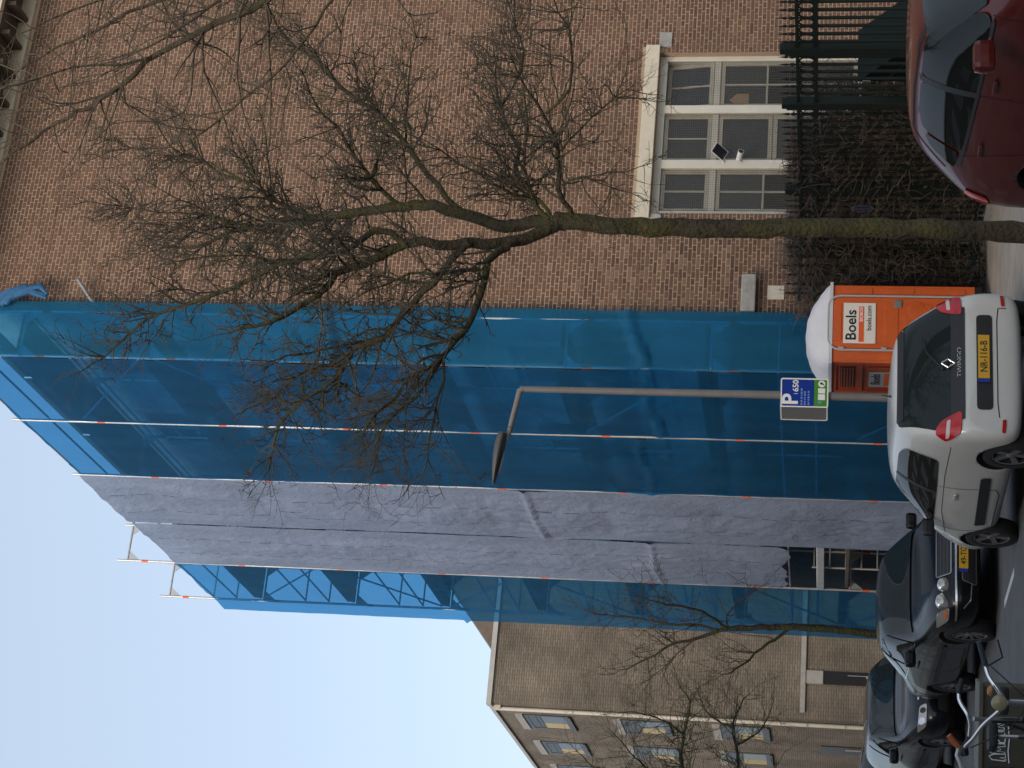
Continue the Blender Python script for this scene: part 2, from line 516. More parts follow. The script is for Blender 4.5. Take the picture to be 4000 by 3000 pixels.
# the big window
FY = 0.10
fr = MB()
fr.span((WX0 + 0.005, FY, WZ1 - 0.11), (WX1 - 0.005, FY + 0.12, WZ1 - 0.003))
fr.span((WX0 + 0.005, FY, WZ0 + 0.003), (WX0 + 0.085, FY + 0.12, WZ1 - 0.112)).span((WX1 - 0.085, FY, WZ0 + 0.003), (WX1 - 0.005, FY + 0.12, WZ1 - 0.112))
M2, M1 = (2.355, 2.492), (3.27, 3.398)
for m_ in (M1, M2):
    fr.span((m_[0], FY - 0.03, WZ0 + 0.003), (m_[1], FY + 0.12, WZ1 - 0.112))
win = fr.build('window', MATS['white_paint'], school)
bays = [(WX0 + 0.085, M2[0]), (M2[1], M1[0]), (M1[1], WX1 - 0.085)]
TZ = 3.80
for bi, (xa, xb) in enumerate(bays):
    e = 0.003
    MB().span((xa + e, FY + 0.015, TZ), (xb - e, FY + 0.10, TZ + 0.09)).build('transom', MATS['white_paint'], win)
    xm = (xa + xb) / 2
    def sash(x0, x1, z0, z1, vbars, hbars, fw=0.06, tilt=0.0):
        s_ = MB()
        y0, y1 = FY + 0.035, FY + 0.08
        s_.span((x0, y0, z0), (x0 + fw, y1, z1)).span((x1 - fw, y0, z0), (x1, y1, z1))
        s_.span((x0 + fw, y0, z1 - fw), (x1 - fw, y1, z1)).span((x0 + fw, y0, z0), (x1 - fw, y1, z0 + fw))
        xs = [x0 + fw] + vbars + [x1 - fw]; zs = [z0 + fw] + hbars + [z1 - fw]
        for q in vbars: s_.span((q - 0.014, y0 + 0.005, z0 + fw), (q + 0.014, y1 - 0.005, z1 - fw))
        for q in hbars: s_.span((x0 + fw, y0 + 0.003, q - 0.014), (x1 - fw, y1 - 0.003, q + 0.014))
        mt = Matrix.Identity(4)
        if tilt:
            pz = Vector((0, y1, z0)); mt = Matrix.Translation(pz) @ Matrix.Rotation(tilt, 4, 'X') @ Matrix.Translation(-pz)
        s_.build('sash', MATS['old_white'], win, mt)
        for i in range(len(xs) - 1):
            for j in range(len(zs) - 1):
                MB().span((xs[i], y0 + 0.018, zs[j]), (xs[i + 1], y0 + 0.024, zs[j + 1])).build('pane', MATS['school_glass'], win, mt)
    e = 0.004
    sash(xa + e, xb - e, TZ + 0.094, WZ1 - 0.116, [xm], [], tilt=R(-9) if bi == 2 else 0)
    if bi == 1:
        sash(xa + e, xb - e, 3.02, TZ - 0.004, [], [])
        sash(xa + e, xb - e, WZ0 + 0.01, 3.012, [], [2.4])
    else:
        sash(xa + e, xb - e, WZ0 + 0.01, TZ - 0.004, [xm], [3.12, 2.45])
    # wire guard in front of each light
    g = MB()
    k = xa + 0.012
    while k < xb - 0.006:
        g.span((k, FY - 0.002, WZ0 + 0.02), (k + 0.003, FY + 0.001, WZ1 - 0.12)); k += 0.028
    k = WZ0 + 0.03
    while k < WZ1 - 0.12:
        g.span((xa + 0.002, FY + 0.002, k), (xb - 0.002, FY + 0.005, k + 0.003)); k += 0.028
    g.build('wire_guard', MATS['wire'], win)
MB().span((WX0 + 0.02, FY + 0.20, WZ0 + 0.05), (WX1 - 0.02, FY + 0.22, WZ1 - 0.05)).build('curtain', MATS['curtain'], win)
mat('paper_card', (0.28, 0.20, 0.13), 0.8)
hs = MB().prism([(-0.10, -0.12), (0.10, -0.12), (0.10, 0.06), (0, 0.16), (-0.10, 0.06)], 0, 0.006, Matrix.Translation((3.53, FY + 0.05, 3.50)) @ Matrix.Rotation(R(90), 4, 'X'))
tag(hs.build('paper_house', MATS['paper_card'], win), 'brown paper house stuck on the pane')
# camera with solar panel on the window post
mat('white_plastic', (0.75, 0.75, 0.74), 0.35)
mat('solar_cell', (0.012, 0.014, 0.022), 0.2)
mat('black_plastic', (0.012, 0.012, 0.013), 0.45)
sc = empty('security_camera', BW @ Matrix.Translation((2.43, FY - 0.03, 3.45)), 'white security camera with small solar panel on the window post', 'camera')
MB().tube([(0.02, -0.01, 0), (0.05, -0.06, 0.02)], 0.012).build('bracket', MATS['white_plastic'], sc)
MB().tube([(0.05, -0.04, 0.03), (0.09, -0.20, -0.01)], [0.038, 0.042], 14).build('body', MATS['white_plastic'], sc)
MB().tube([(0.0901, -0.2005, -0.0101), (0.0905, -0.202, -0.0105)], 0.036, 14).build('lens', MATS['black_plastic'], sc)
pm = Matrix.Translation((0.13, -0.12, 0.30)) @ Matrix.Rotation(R(28), 4, 'Y') @ Matrix.Rotation(R(38), 4, 'X')
sp = MB().box((0, 0, 0), (0.17, 0.012, 0.23)).build('solar_panel', MATS['white_plastic'], sc, pm)
MB().box((0, -0.008, 0), (0.15, 0.004, 0.21)).build('cell', MATS['solar_cell'], sp)
MB().tube([(0.0, 0.0, 0.24), (0.13, -0.11, 0.30)], 0.010).build('arm', MATS['white_plastic'], sc)

# ================================================================== SCAFFOLD
SF = Matrix.Translation(ORG) @ FRAME           # local x = depth towards the wall, y = along the street
scaf = empty('scaffold', SF, 'galvanised frame scaffold along the long side, its poles showing between the sheets', 'scaffold')
BAY, NB = 2.57, 5
DECKS = [13.8 - 2 * i for i in range(7)]
IN = 0.73
sleeve_me = MB().tube([(0, 0, 0), (0, 0, 0.13)], 0.0265, 8).mesh('orange_sleeve', MATS['orange_mark'])
def pole(x, y, top, n='standard'):
    o = MB().tube([(x, y, PAVE + 0.04), (x, y, top)], 0.0245, 8).build(n, MATS['galvanised'], scaf)
    z = 1.35
    while z < top - 0.1:
        link('orange_sleeve', sleeve_me, o, Matrix.Translation((x, y, z))); z += 2.0
    MB().box((x, y, PAVE + 0.02), (0.15, 0.15, 0.036)).build('base_plate', MATS['steel_grey'], o)
for k in range(NB + 1):
    tall = 16.0 if k >= 4 else 14.9
    pole(0.0 if k not in (0, 3) else 0.045, k * BAY + (0.0 if k else 0.05), tall)
    pole(IN, k * BAY, tall - 0.05)
tr = MB()
tr.tube([(0.02, 0, 0), (IN - 0.02, 0, 0)], 0.022, 8)
for sx, ex in ((0.024, 0.2), (IN - 0.024, IN - 0.2)):
    tr.prism([(sx, -0.02), (ex, -0.02), (sx, -0.24)], -0.006, 0.006, Matrix.Rotation(R(90), 4, 'X'))
tr_me = tr.mesh('transom_frame', MATS['galvanised'])
dk = MB()
for i in range(2):
    dk.bevbox((0.195 + i * 0.34, BAY / 2, -0.03), (0.32, BAY - 0.06, 0.06), 0.008)
dk_me = dk.mesh('deck', MATS['deck_wood'])
tb_me = MB().box((0.06, BAY / 2, 0.055), (0.025, BAY - 0.07, 0.10)).mesh('toe_board', MATS['deck_wood'])
gr_me = MB().tube([(0.035, 0.03, 0), (0.035, BAY - 0.03, 0)], 0.018, 6).mesh('guard_rail', MATS['galvanised'])
br_me = MB().tube([(0.04, 0.05, -1.9), (0.04, BAY - 0.05, -0.1)], 0.018, 6).mesh('brace', MATS['galvanised'])
er_me = MB().tube([(0.03, 0.03, 0), (IN - 0.03, 0.03, 0)], 0.018, 6).mesh('end_rail', MATS['galvanised'])
for z in DECKS:
    for k in range(NB + 1):
        link('transom_frame', tr_me, scaf, Matrix.Translation((0, k * BAY, z - 0.09)))
    for k in range(NB):
        link('deck', dk_me, scaf, Matrix.Translation((0, k * BAY, z)))
        if not (z < 2 and k == 3): link('toe_board', tb_me, scaf, Matrix.Translation((0, k * BAY, z)))
        for h in (0.5, 1.0):
            link('guard_rail', gr_me, scaf, Matrix.Translation((0, k * BAY, z + h)))
    for h in (0.5, 1.0):
        link('end_rail', er_me, scaf, Matrix.Translation((0, 0, z + h)))
        link('end_rail', er_me, scaf, Matrix.Translation((0, NB * BAY - 0.06, z + h)))
for i, z in enumerate(DECKS):
    for k in (0, 2, 4):
        m_ = Matrix.Translation((0, k * BAY, z))
        if (i + k) % 2:
            m_ = m_ @ Matrix.Translation((0, BAY, 0)) @ Matrix.Scale(-1, 4, (0, 1, 0))
        link('brace', br_me, scaf, m_)
for k in (4, 5):
    link('transom_frame', tr_me, scaf, Matrix.Translation((0, k * BAY, 15.78)))
# ladder standing in the open bay
ld = MB()
for x in (0.12, 0.55):
    ld.tube([(x, 9.3, PAVE), (x, 9.3, 2.4)], 0.02, 8)
for i in range(8):
    ld.tube([(0.12, 9.3, 0.4 + i * 0.28), (0.55, 9.3, 0.4 + i * 0.28)], 0.014, 6)
ld.build('ladder', MATS['galvanised'], scaf)
MB().bevbox((-0.01, 3.5 * BAY, 2.24), (0.03, BAY - 0.06, 0.12), 0.005).build('edge_board', MATS['galvanised'], scaf)
# wall tie sticking out over the brickwork
MB().tube([(0.74, 0.05, 12.62), (1.26, 0.02, 13.05)], 0.03, 8).build('wall_tie', MATS['steel_grey'], scaf)

# ------------------------------------------------------------------ sheeting
def sheet(name, m, label, cat, group, fn, nu, nv, mw=SF):
    vs, uvs = [], []
    for j in range(nv + 1):
        for i in range(nu + 1):
            u, v = i / nu, j / nv
            vs.append(fn(u, v)); uvs.append((u, v))
    fs = [(j * (nu + 1) + i, j * (nu + 1) + i + 1, (j + 1) * (nu + 1) + i + 1, (j + 1) * (nu + 1) + i) for j in range(nv) for i in range(nu)]
    me = bpy.data.meshes.new(name)
    me.from_pydata([tuple(p) for p in vs], [], fs)
    uvl = me.uv_layers.new(name='UVMap')
    li = [0.0] * (2 * len(me.loops))
    for l in me.loops:
        li[2 * l.index], li[2 * l.index + 1] = uvs[l.vertex_index]
    uvl.data.foreach_set('uv', li)
    me.polygons.foreach_set('use_smooth', [True] * len(fs))
    me.materials.append(m)
    o = link(name, me)
    o.matrix_world = mw
    return tag(o, label, cat, group)
def nz(*a):
    return noise.noise(Vector(a))
def gauss(x, c, s):
    return math.exp(-((x - c) / s) ** 2)
def facade(s0, s1, z0, z1, bulge, wr, joints, seed, ragged=0.0, sag=0.1):
    def fn(u, v):
        s = s0 + (s1 - s0) * u
        tie = math.sin(math.pi * min(1, max(0, u)))
        zz0 = z0 + ragged * (0.5 * nz(u * 3.1, seed, 1.0) + 0.35 * nz(u * 9, seed, 2) - 0.25 * tie)
        zz1 = z1 - sag * tie + 0.03 * nz(u * 7, seed, 4)
        z = zz0 + (zz1 - zz0) * v
        lev = abs(math.sin(math.pi * (z - 13.8) / 2.0))
        dx = bulge * tie * (0.35 + 0.65 * lev)
        dx += wr * (nz(s * 0.9, z * 0.45, seed) * 0.8 + nz(s * 2.3 + z * 0.5, z * 1.1, seed + 5) * 0.5 + abs(nz(s * 3.0 - z * 1.4, z * 2.6, seed + 9)) * 0.55 + 0.35 * abs(nz(s * 6 + z * 2, z * 5, seed + 2)) + 0.16 * nz(s * 13, z * 11, seed + 2)) * (0.25 + tie)
        for zj in joints:
            zq = zj + 0.10 * nz(u * 2.2, seed, zj)
            dx += gauss(z, zq, 0.035) * (0.045 + 0.06 * nz(u * 11, zj, seed)) + 0.05 * gauss(z, zj, 0.45) * nz(s * 13, z * 1.2, seed)
        s += 0.024 * nz(z * 0.8, seed, 7.0) + 0.012 * nz(z * 3.1, seed, 3.0)
        return (-0.012 - dx, s, z)
    return fn
NETG = 'blue debris nets on the scaffold'
sheet('debris_netting', MATS['blue_net'], 'deep blue see-through netting on the scaffold side, next to the narrow end face', 'netting', NETG, facade(0.0, BAY - 0.02, 0.35, 14.78, 0.04, 0.03, [4.6], 1.7), 26, 200)
sheet('debris_netting', MATS['blue_net'], 'deep blue see-through netting bordering the grey tarpaulin, behind the lamp head', 'netting', NETG, facade(BAY + 0.018, 2 * BAY - 0.02, 0.35, 14.78, 0.04, 0.03, [4.9], 3.1), 26, 200)
sheet('tarpaulin', MATS['grey_tarp'], 'grey tarpaulin reaching down to the cars, next to the deep blue netting', 'tarpaulin', 'grey tarpaulins on the scaffold', facade(2 * BAY + 0.016, 3 * BAY - 0.012, 0.55, 14.80, 0.09, 0.042, [7.05], 5.3, 0.2), 44, 260)
sheet('tarpaulin', MATS['grey_tarp'], 'grey tarpaulin ending ragged above the open scaffold bay', 'tarpaulin', 'grey tarpaulins on the scaffold', facade(3 * BAY + 0.05, 4 * BAY - 0.02, 2.95, 14.80, 0.03, 0.042, [5.2], 8.9, 0.5), 44, 230)
sheet('debris_netting', MATS['blue_net'], 'bright backlit blue netting on the far end bay of the scaffold', 'netting', NETG, facade(4 * BAY + 0.018, 5 * BAY + 0.80, 0.5, 14.80, 0.05, 0.035, [5.4, 9.5], 12.4, 0.1), 34, 200)
def endface(x0, x1, y, seed, joints, bulge=0.03):
    def fn(u, v):
        z = 0.4 + (14.80 - 0.4) * v - 0.05 * math.sin(math.pi * u)
        x = x0 + (x1 - x0) * u
        tie = math.sin(math.pi * u)
        d = bulge * tie + 0.028 * (nz(x * 2, z * 0.6, seed) + 0.6 * nz(x * 5, z * 1.7, seed + 3)) * (0.3 + tie)
        for zj in joints:
            zq = zj + 0.25 * (u - 0.5) + 0.06 * nz(u * 3, zj, seed)
            d += gauss(z, zq, 0.045) * (0.09 + 0.06 * nz(u * 9, zj, seed)) + 0.05 * gauss(z, zj, 0.45) * nz(x * 16, z * 1.5, seed)
        return (x + 0.025 * nz(z * 0.9, seed, 2) * u, y - 0.02 - d, z)
    return fn
sheet('debris_netting', MATS['blue_net_end'], 'narrow teal blue netting on the scaffold end face, against the brick corner', 'netting', NETG, endface(0.0, 0.885, 0.0, 21.0, [4.75, 9.1]), 18, 200)
# gathered end of the net at the roof edge
bn = MB()
for i in range(7):
    q = random.Random(40 + i)
    p0 = Vector((0.80 + q.uniform(-0.02, 0.05), -0.07, 14.2 - 0.03 * i))
    bn.tube([p0, p0 + Vector((0.10, -0.03, 0.0 - q.uniform(0, 0.1))), p0 + Vector((0.22 + q.uniform(0, 0.05), -0.03, -0.25 - q.uniform(0, 0.25))), p0 + Vector((0.12, -0.02, -0.55 - q.uniform(0, 0.2)))], [0.05, 0.07, 0.055, 0.02], 8)
mat('blue_bundle', (0.016, 0.105, 0.24), 0.7, var=0.25, vscale=9, bump=0.6, bscale=25)
o = bn.build('net_bundle', MATS['blue_bundle'])
o.matrix_world = SF
tag(o, 'gathered bundle of blue net hanging at the top of the brick corner', 'netting')

# ================================================================== TERRACE across the street (unseen behind the viewpoint; added for its shade and car reflections)
mat('terrace_brick', (0.16, 0.115, 0.085), 0.9, var=0.2, vscale=1.2)
glass_mat('terrace_glass', (0.03, 0.034, 0.036), 1.0, 0.05)
TF = Matrix.Translation(KP(0, -12.8)) @ FRAME
ter = empty('terrace', TF, 'unseen brown brick terrace behind the viewpoint, added to shade the street', 'building')
MB().span((-9, -48, 0), (0, 62, 13.2)).build('wall', MATS['terrace_brick'], ter)
MB().span((-9.3, -48.3, 13.202), (0.35, 62.3, 13.6)).build('gutter', MATS['cream_paint'], ter)
tw_me = MB().span((0.0015, 0, 0), (0.03, 0.1, 1.8)).span((0.0015, 1.3, 0), (0.03, 1.4, 1.8)).span((0.0015, 0.1, 0), (0.03, 1.3, 0.1)).span((0.0015, 0.1, 1.7), (0.03, 1.3, 1.8)).mesh('window', MATS['white_paint'])
tp_me = MB().span((0.0015, 0.1, 0.1), (0.012, 1.3, 1.7)).mesh('pane', MATS['terrace_glass'])
for fl in range(4):
    for i in range(34):
        m_ = Matrix.Translation((0, -46 + i * 3.1, 0.9 + fl * 2.8))
        o = link('window', tw_me, ter, m_)
        link('pane', tp_me, o)

# ================================================================== GREY APARTMENT BLOCK at the end of the row
def far_brick(name):
    m = bpy.data.materials.new(name); m.use_nodes = True
    nt = m.node_tree; b = nt.nodes['Principled BSDF']; b.inputs['Roughness'].default_value = 0.9
    tc = nt.nodes.new('ShaderNodeTexCoord')
    sx = nt.nodes.new('ShaderNodeSeparateXYZ'); nt.links.new(tc.outputs['Object'], sx.inputs[0])
    ad = nt.nodes.new('ShaderNodeMath'); ad.operation = 'ADD'; nt.links.new(sx.outputs[0], ad.inputs[0]); nt.links.new(sx.outputs[1], ad.inputs[1])
    cb = nt.nodes.new('ShaderNodeCombineXYZ'); nt.links.new(ad.outputs[0], cb.inputs[0]); nt.links.new(sx.outputs[2], cb.inputs[1])
    br = nt.nodes.new('ShaderNodeTexBrick')
    br.inputs['Scale'].default_value = 1.0; br.inputs['Brick Width'].default_value = 0.22; br.inputs['Row Height'].default_value = 0.0625
    br.inputs['Mortar Size'].default_value = 0.007; br.inputs['Mortar Smooth'].default_value = 0.2; br.inputs['Bias'].default_value = 0.0
    br.inputs['Color1'].default_value = (0.230, 0.192, 0.148, 1); br.inputs['Color2'].default_value = (0.175, 0.146, 0.115, 1); br.inputs['Mortar'].default_value = (0.10, 0.085, 0.070, 1)
    nt.links.new(cb.outputs[0], br.inputs['Vector'])
    n = nt.nodes.new('ShaderNodeTexNoise'); n.inputs['Scale'].default_value = 0.9; n.inputs['Detail'].default_value = 7
    nt.links.new(tc.outputs['Object'], n.inputs['Vector'])
    mr = nt.nodes.new('ShaderNodeMapRange'); mr.inputs[1].default_value = 0.3; mr.inputs[2].default_value = 0.7; mr.inputs[3].default_value = 0.7; mr.inputs[4].default_value = 1.25
    nt.links.new(n.outputs['Fac'], mr.inputs[0])
    mx = nt.nodes.new('ShaderNodeMix'); mx.data_type = 'RGBA'; mx.blend_type = 'MULTIPLY'; mx.inputs[0].default_value = 1
    nt.links.new(br.outputs['Color'], mx.inputs[6]); nt.links.new(mr.outputs[0], mx.inputs[7]); nt.links.new(mx.outputs[2], b.inputs['Base Color'])
    bp = nt.nodes.new('ShaderNodeBump'); bp.inputs['Strength'].default_value = 0.6; bp.inputs['Distance'].default_value = 0.01; bp.invert = True
    nt.links.new(br.outputs['Fac'], bp.inputs['Height']); nt.links.new(bp.outputs['Normal'], b.inputs['Normal'])
    MATS[name] = m
    return m
far_brick('far_brick')
mat('coping', (0.45, 0.44, 0.42), 0.8, var=0.12, vscale=3)
mat('concrete', (0.36, 0.35, 0.33), 0.85, var=0.15, vscale=4)
mat('dark_frame', (0.018, 0.018, 0.022), 0.4)
mat('roof_brown', (0.16, 0.125, 0.10), 0.85, var=0.2, vscale=6)
glass_mat('far_glass', (0.02, 0.02, 0.022), 1.0, 0.04)
MATS['far_glass'].node_tree.nodes['Principled BSDF'].inputs['Specular IOR Level'].default_value = 0.1
mat('yellow_light_panel', (0.55, 0.42, 0.22), 0.7, var=0.1, vscale=9)  # warm yellow light in the far windows, put into a panel's colour
GM = Matrix.Translation((-8.33, 47.22, 0)) @ FRAME
grey = empty('apartment_block', GM, 'three-storey grey brown brick block with a white corner downpipe', 'building')
GH, GX, GY = 10.74, 13.0, 26.0
MB().span((0, 0, 0), (GX, GY, GH)).build('wall', MATS['far_brick'], grey)
cp = MB().span((-0.06, -0.06, GH + 0.002), (GX, 0.24, GH + 0.13)).span((-0.06, 0.242, GH + 0.002), (0.24, GY, GH + 0.10))
cp.build('coping', MATS['coping'], grey)
rf = MB().prism([(1.32, 10.78), (5.3, 13.9), (9.3, 10.78)], -9.0, -0.9, Matrix.Rotation(R(90), 4, 'X')).build('roof', MATS['roof_brown'], grey)
MB().span((0.16, -0.07, 2.66), (GX, -0.002, 2.78)).build('ledge', MATS['concrete'], grey)
rh = MB().span((-0.10, 0.24, GH - 0.20), (-0.002, 0.46, GH - 0.02))
pp = rh.tube([(-0.07, 0.34, 0.1), (-0.07, 0.34, GH - 0.2)], 0.055, 12).build('downpipe', MATS['white_paint'], grey)
cl = MB()
for z in (1.6, 2.56, 4.4, 6.5, 8.6):
    cl.tube([(-0.07, 0.34, z), (-0.07, 0.34, z + 0.05)], 0.064, 12)
cl.build('pipe_clamp', MATS['concrete'], pp)
def far_window(y0, z0, w=1.7, h=1.22):
    f = MB()
    x0, x1 = -0.02, -0.0015
    t = 0.12
    f.span((x0, y0, z0), (x1, y0 + t, z0 + h)).span((x0, y0 + w - t, z0), (x1, y0 + w, z0 + h)).span((x0, y0 + t, z0), (x1, y0 + w - t, z0 + t)).span((x0, y0 + t, z0 + h - t), (x1, y0 + w - t, z0 + h))
    for q in (0.30, 0.42):
        f.span((x0, y0 + t, z0 + h - q - 0.03), (x1, y0 + w - t, z0 + h - q))
    o = f.build('window', MATS['dark_frame'], grey)
    MB().span((-0.010, y0 + t, z0 + t), (-0.003, y0 + w * 0.58, z0 + h - 0.46)).build('pane', MATS['far_glass'], o)
    MB().span((-0.010, y0 + w * 0.58 + 0.01, z0 + t), (-0.004, y0 + w - t, z0 + h - 0.46)).build('yellow_light_panel', MATS['yellow_light_panel'], o)
    for q0, q1 in ((0.42, 0.33), (0.30, 0.10)):
        MB().span((-0.010, y0 + t, z0 + h - q0 + 0.001), (-0.003, y0 + w - t, z0 + h - q1)).build('slat', MATS['dark_frame'], o)
    MB().span((-0.05, y0 - 0.05, z0 + h + 0.002), (-0.0015, y0 + w + 0.05, z0 + h + 0.20)).build('lintel', MATS['concrete'], o)
    MB().span((-0.06, y0 - 0.03, z0 - 0.06), (-0.0015, y0 + w + 0.03, z0 - 0.002)).build('sill', MATS['dark_frame'], o)
for z0 in (8.88, 6.25, 3.64):
    for i in range(6):
        far_window(1.22 + i * 3.48, z0)
def far_door(m_, w, h, name='door'):
    o = MB().span((0, -0.03, 0.1), (w, -0.002, h)).build(name, MATS['dark_frame'], grey, m_)
    MB().span((w * 0.70, -0.06, 0.7), (w * 0.74, -0.031, 1.6)).span((w * 0.55, -0.06, 1.1), (w * 0.699, -0.031, 1.14)).build('handle', MATS['galvanised'], o)
    return o
far_door(Matrix.Translation((0.92, 0, 0)), 0.34, 2.2)
MB().span((0.92, -0.05, 2.22), (1.26, -0.002, 2.64)).build('door_panel', MATS['concrete'], grey)
side_m = Matrix.Rotation(R(-90), 4, 'Z')
for y in (4.15, 11.1, 18.0):
    far_door(Matrix.Translation((0, y, 0)) @ side_m, 1.0, 2.24)

# ================================================================== IRON FENCE along the front garden
FL = Matrix.Translation((2.40, 24.15, 0)) @ FRAME     # local y runs along the street; the near end lies at negative y
fence = empty('iron_fence', FL, 'dark green iron fence with spear tops and rings in front of the brick wall', 'fence')
pk = MB()
pk.box((0, 0, 1.36), (0.028, 0.028, 2.28))
pk.lathe([(0.0, 2.50), (0.011, 2.50), (0.012, 2.56), (0.024, 2.60), (0.006, 2.635), (0.017, 2.655), (0.0, 2.76)], 6)
pk_me = pk.mesh('picket', MATS['fence_green'])
rg = MB()
for i in range(16):
    a0, a1 = 2 * math.pi * i / 16, 2 * math.pi * (i + 1) / 16
    rg.tube([(0, 0.066 * math.cos(a0), 2.432 + 0.082 * math.sin(a0)), (0, 0.066 * math.cos(a1), 2.432 + 0.082 * math.sin(a1))], 0.011, 5, cap=False)
rg_me = rg.mesh('ring', MATS['fence_green'])
po = MB().bevbox((0, 0, 1.40), (0.11, 0.14, 2.55), 0.008).bevbox((0, 0, 2.70), (0.09, 0.11, 0.06), 0.01)
po_me = po.mesh('post', MATS['fence_green'])
POSTS = [-5.9, -3.72, -2.55, -0.45, 1.25]
y = 1.1
while y > -7.2:
    if all(abs(y - p) > 0.09 for p in POSTS):
        link('picket', pk_me, fence, Matrix.Translation((0, y, 0)))
        link('ring', rg_me, fence, Matrix.Translation((0, y - 0.0775, 0)))
    y -= 0.155
for p in POSTS:
    link('post', po_me, fence, Matrix.Translation((0, p, 0)))
for z, h in ((2.535, 0.04), (2.33, 0.045), (0.30, 0.045)):
    edges = [1.25 - 0.072] 
    for a, b in zip(POSTS[:-1], POSTS[1:]):
        MB().span((-0.018, a + 0.072, z - h / 2), (0.018, b - 0.072, z + h / 2)).build('rail', MATS['fence_green'], fence)
MB().span((-0.10, -7.2, PAVE), (0.10, 1.25, PAVE + 0.06)).build('plinth', MATS['stone'], fence)
for i in range(7):
    link('picket', pk_me, fence, Matrix.Translation((-0.13 - 0.135 * i, 0.66, 0)))
for z, h in ((2.535, 0.04), (2.33, 0.045), (0.30, 0.045)):
    MB().span((-1.05, 0.642, z - h / 2), (-0.03, 0.678, z + h / 2)).build('rail', MATS['fence_green'], fence)
mat('plaque_blue', (0.05, 0.06, 0.10), 0.5)
mat('plaque_dark', (0.012, 0.013, 0.018), 0.5)
mat('faded_white', (0.42, 0.42, 0.44), 0.6)
pq = MB()
ov = [(0.10 * math.cos(a) * (1 if abs(math.cos(a)) < 0.8 else 0.95), 0.145 * math.sin(a)) for a in [2 * math.pi * i / 20 for i in range(20)]]
mp_ = FL @ Matrix.Translation((-0.03, 0.0, 1.75)) @ Matrix.Rotation(R(-90), 4, 'Z') @ Matrix.Rotation(R(90), 4, 'X')
pl = empty('oval_plaque', mp_, 'small oval blue grey plaque fixed to the fence in the hedge', 'plaque')
MB().prism(ov, 0, 0.012).build('plate', MATS['plaque_blue'], pl)
for i, x in enumerate((-0.045, 0.03)):
    MB().span((x, -0.09, 0.0125), (x + 0.022, 0.09, 0.014)).build('stripe', MATS['plaque_dark'], pl)
# dark green storage chest with a sloping lid behind the fence
mat('chest_green', (0.005, 0.009, 0.008), 0.7, var=0.2, vscale=5, spec=0.15)
ch = empty('storage_chest', FL @ Matrix.Translation((0.25, 0, 0)), 'dark green storage chest with a sloping lid behind the fence', 'storage chest')
MB().prism([(-2.62, PAVE), (-2.62, 1.86), (-3.55, 1.15), (-3.9, PAVE)], 0.0, 0.7, Matrix(((0, 0, 1, 0), (1, 0, 0, 0), (0, 1, 0, 0), (0, 0, 0, 1)))).build('body', MATS['chest_green'], ch)
MB().tube([(-0.012, -2.66, 1.55), (-0.012, -3.6, 0.95)], 0.012, 6).build('lid_seam', MATS['fence_green'], ch)
MB().box((-0.02, -2.70, 1.76), (0.012, 0.07, 0.09)).build('label_card', MATS['faded_white'], ch)

# ================================================================== BARE HEDGE grown through the fence
mat('hedge_twig', (0.064, 0.046, 0.038), 0.9, var=0.3, vscale=3, col2=(0.13, 0.10, 0.082))
mat('hedge_leaf', (0.030, 0.042, 0.016), 0.7, var=0.3, vscale=4, col2=(0.060, 0.070, 0.028))
mat('dead_leaf', (0.075, 0.040, 0.028), 0.8, var=0.3, vscale=4, col2=(0.120, 0.070, 0.045))
hedge = empty('hedge', FL, 'tangled bare brown hedge with some ivy growing through the iron fence', 'hedge')
rh_ = random.Random(7)
def hedge_top(y):
    # y>0 is the far end by the toilet
    return 2.62 + 0.22 * nz(y * 1.3, 3.3, 1.0) + 0.14 * nz(y * 5.0, 1.3, 4.0) - (0.0 if y > -1.8 else 0.25)
tw = MB()
for i in range(12500):
    y = rh_.uniform(-2.5, 1.15); ht = hedge_top(y)
    if y < -1.2 and rh_.random() < 0.35: continue
    z = PAVE + (ht - PAVE) * rh_.random() ** 0.75
    x = rh_.gauss(0.27, 0.17)
    p = Vector((x, y, z)); d_ = Vector((rh_.gauss(0, 0.5), rh_.gauss(0, 0.75), rh_.uniform(-0.2, 1.0))).normalized()
    L = rh_.uniform(0.10, 0.42); pts = [p]
    for k in range(3):
        d_ = (d_ + Vector((rh_.gauss(0, 0.3), rh_.gauss(0, 0.35), rh_.gauss(0.02, 0.3)))).normalized()
        q = pts[-1] + d_ * L / 3
        q.z = min(q.z, ht + rh_.uniform(0, 0.22))
        pts.append(q)
    r0 = rh_.choice((0.003, 0.004, 0.005, 0.0065))
    tw.tube(pts, [r0, r0 * 0.85, r0 * 0.65, r0 * 0.4], 3, cap=False)
for i in range(70):
    y = rh_.uniform(-2.4, 1.1); x = rh_.gauss(0.34, 0.1); p = Vector((x, y, PAVE)); pts = [p]
    for k in range(6):
        p = p + Vector((rh_.gauss(0, 0.05), rh_.gauss(0, 0.10), (hedge_top(y) - 0.4) / 6)); pts.append(p)
    tw.tube(pts, [0.014 - 0.0018 * k for k in range(7)], 5, cap=False)
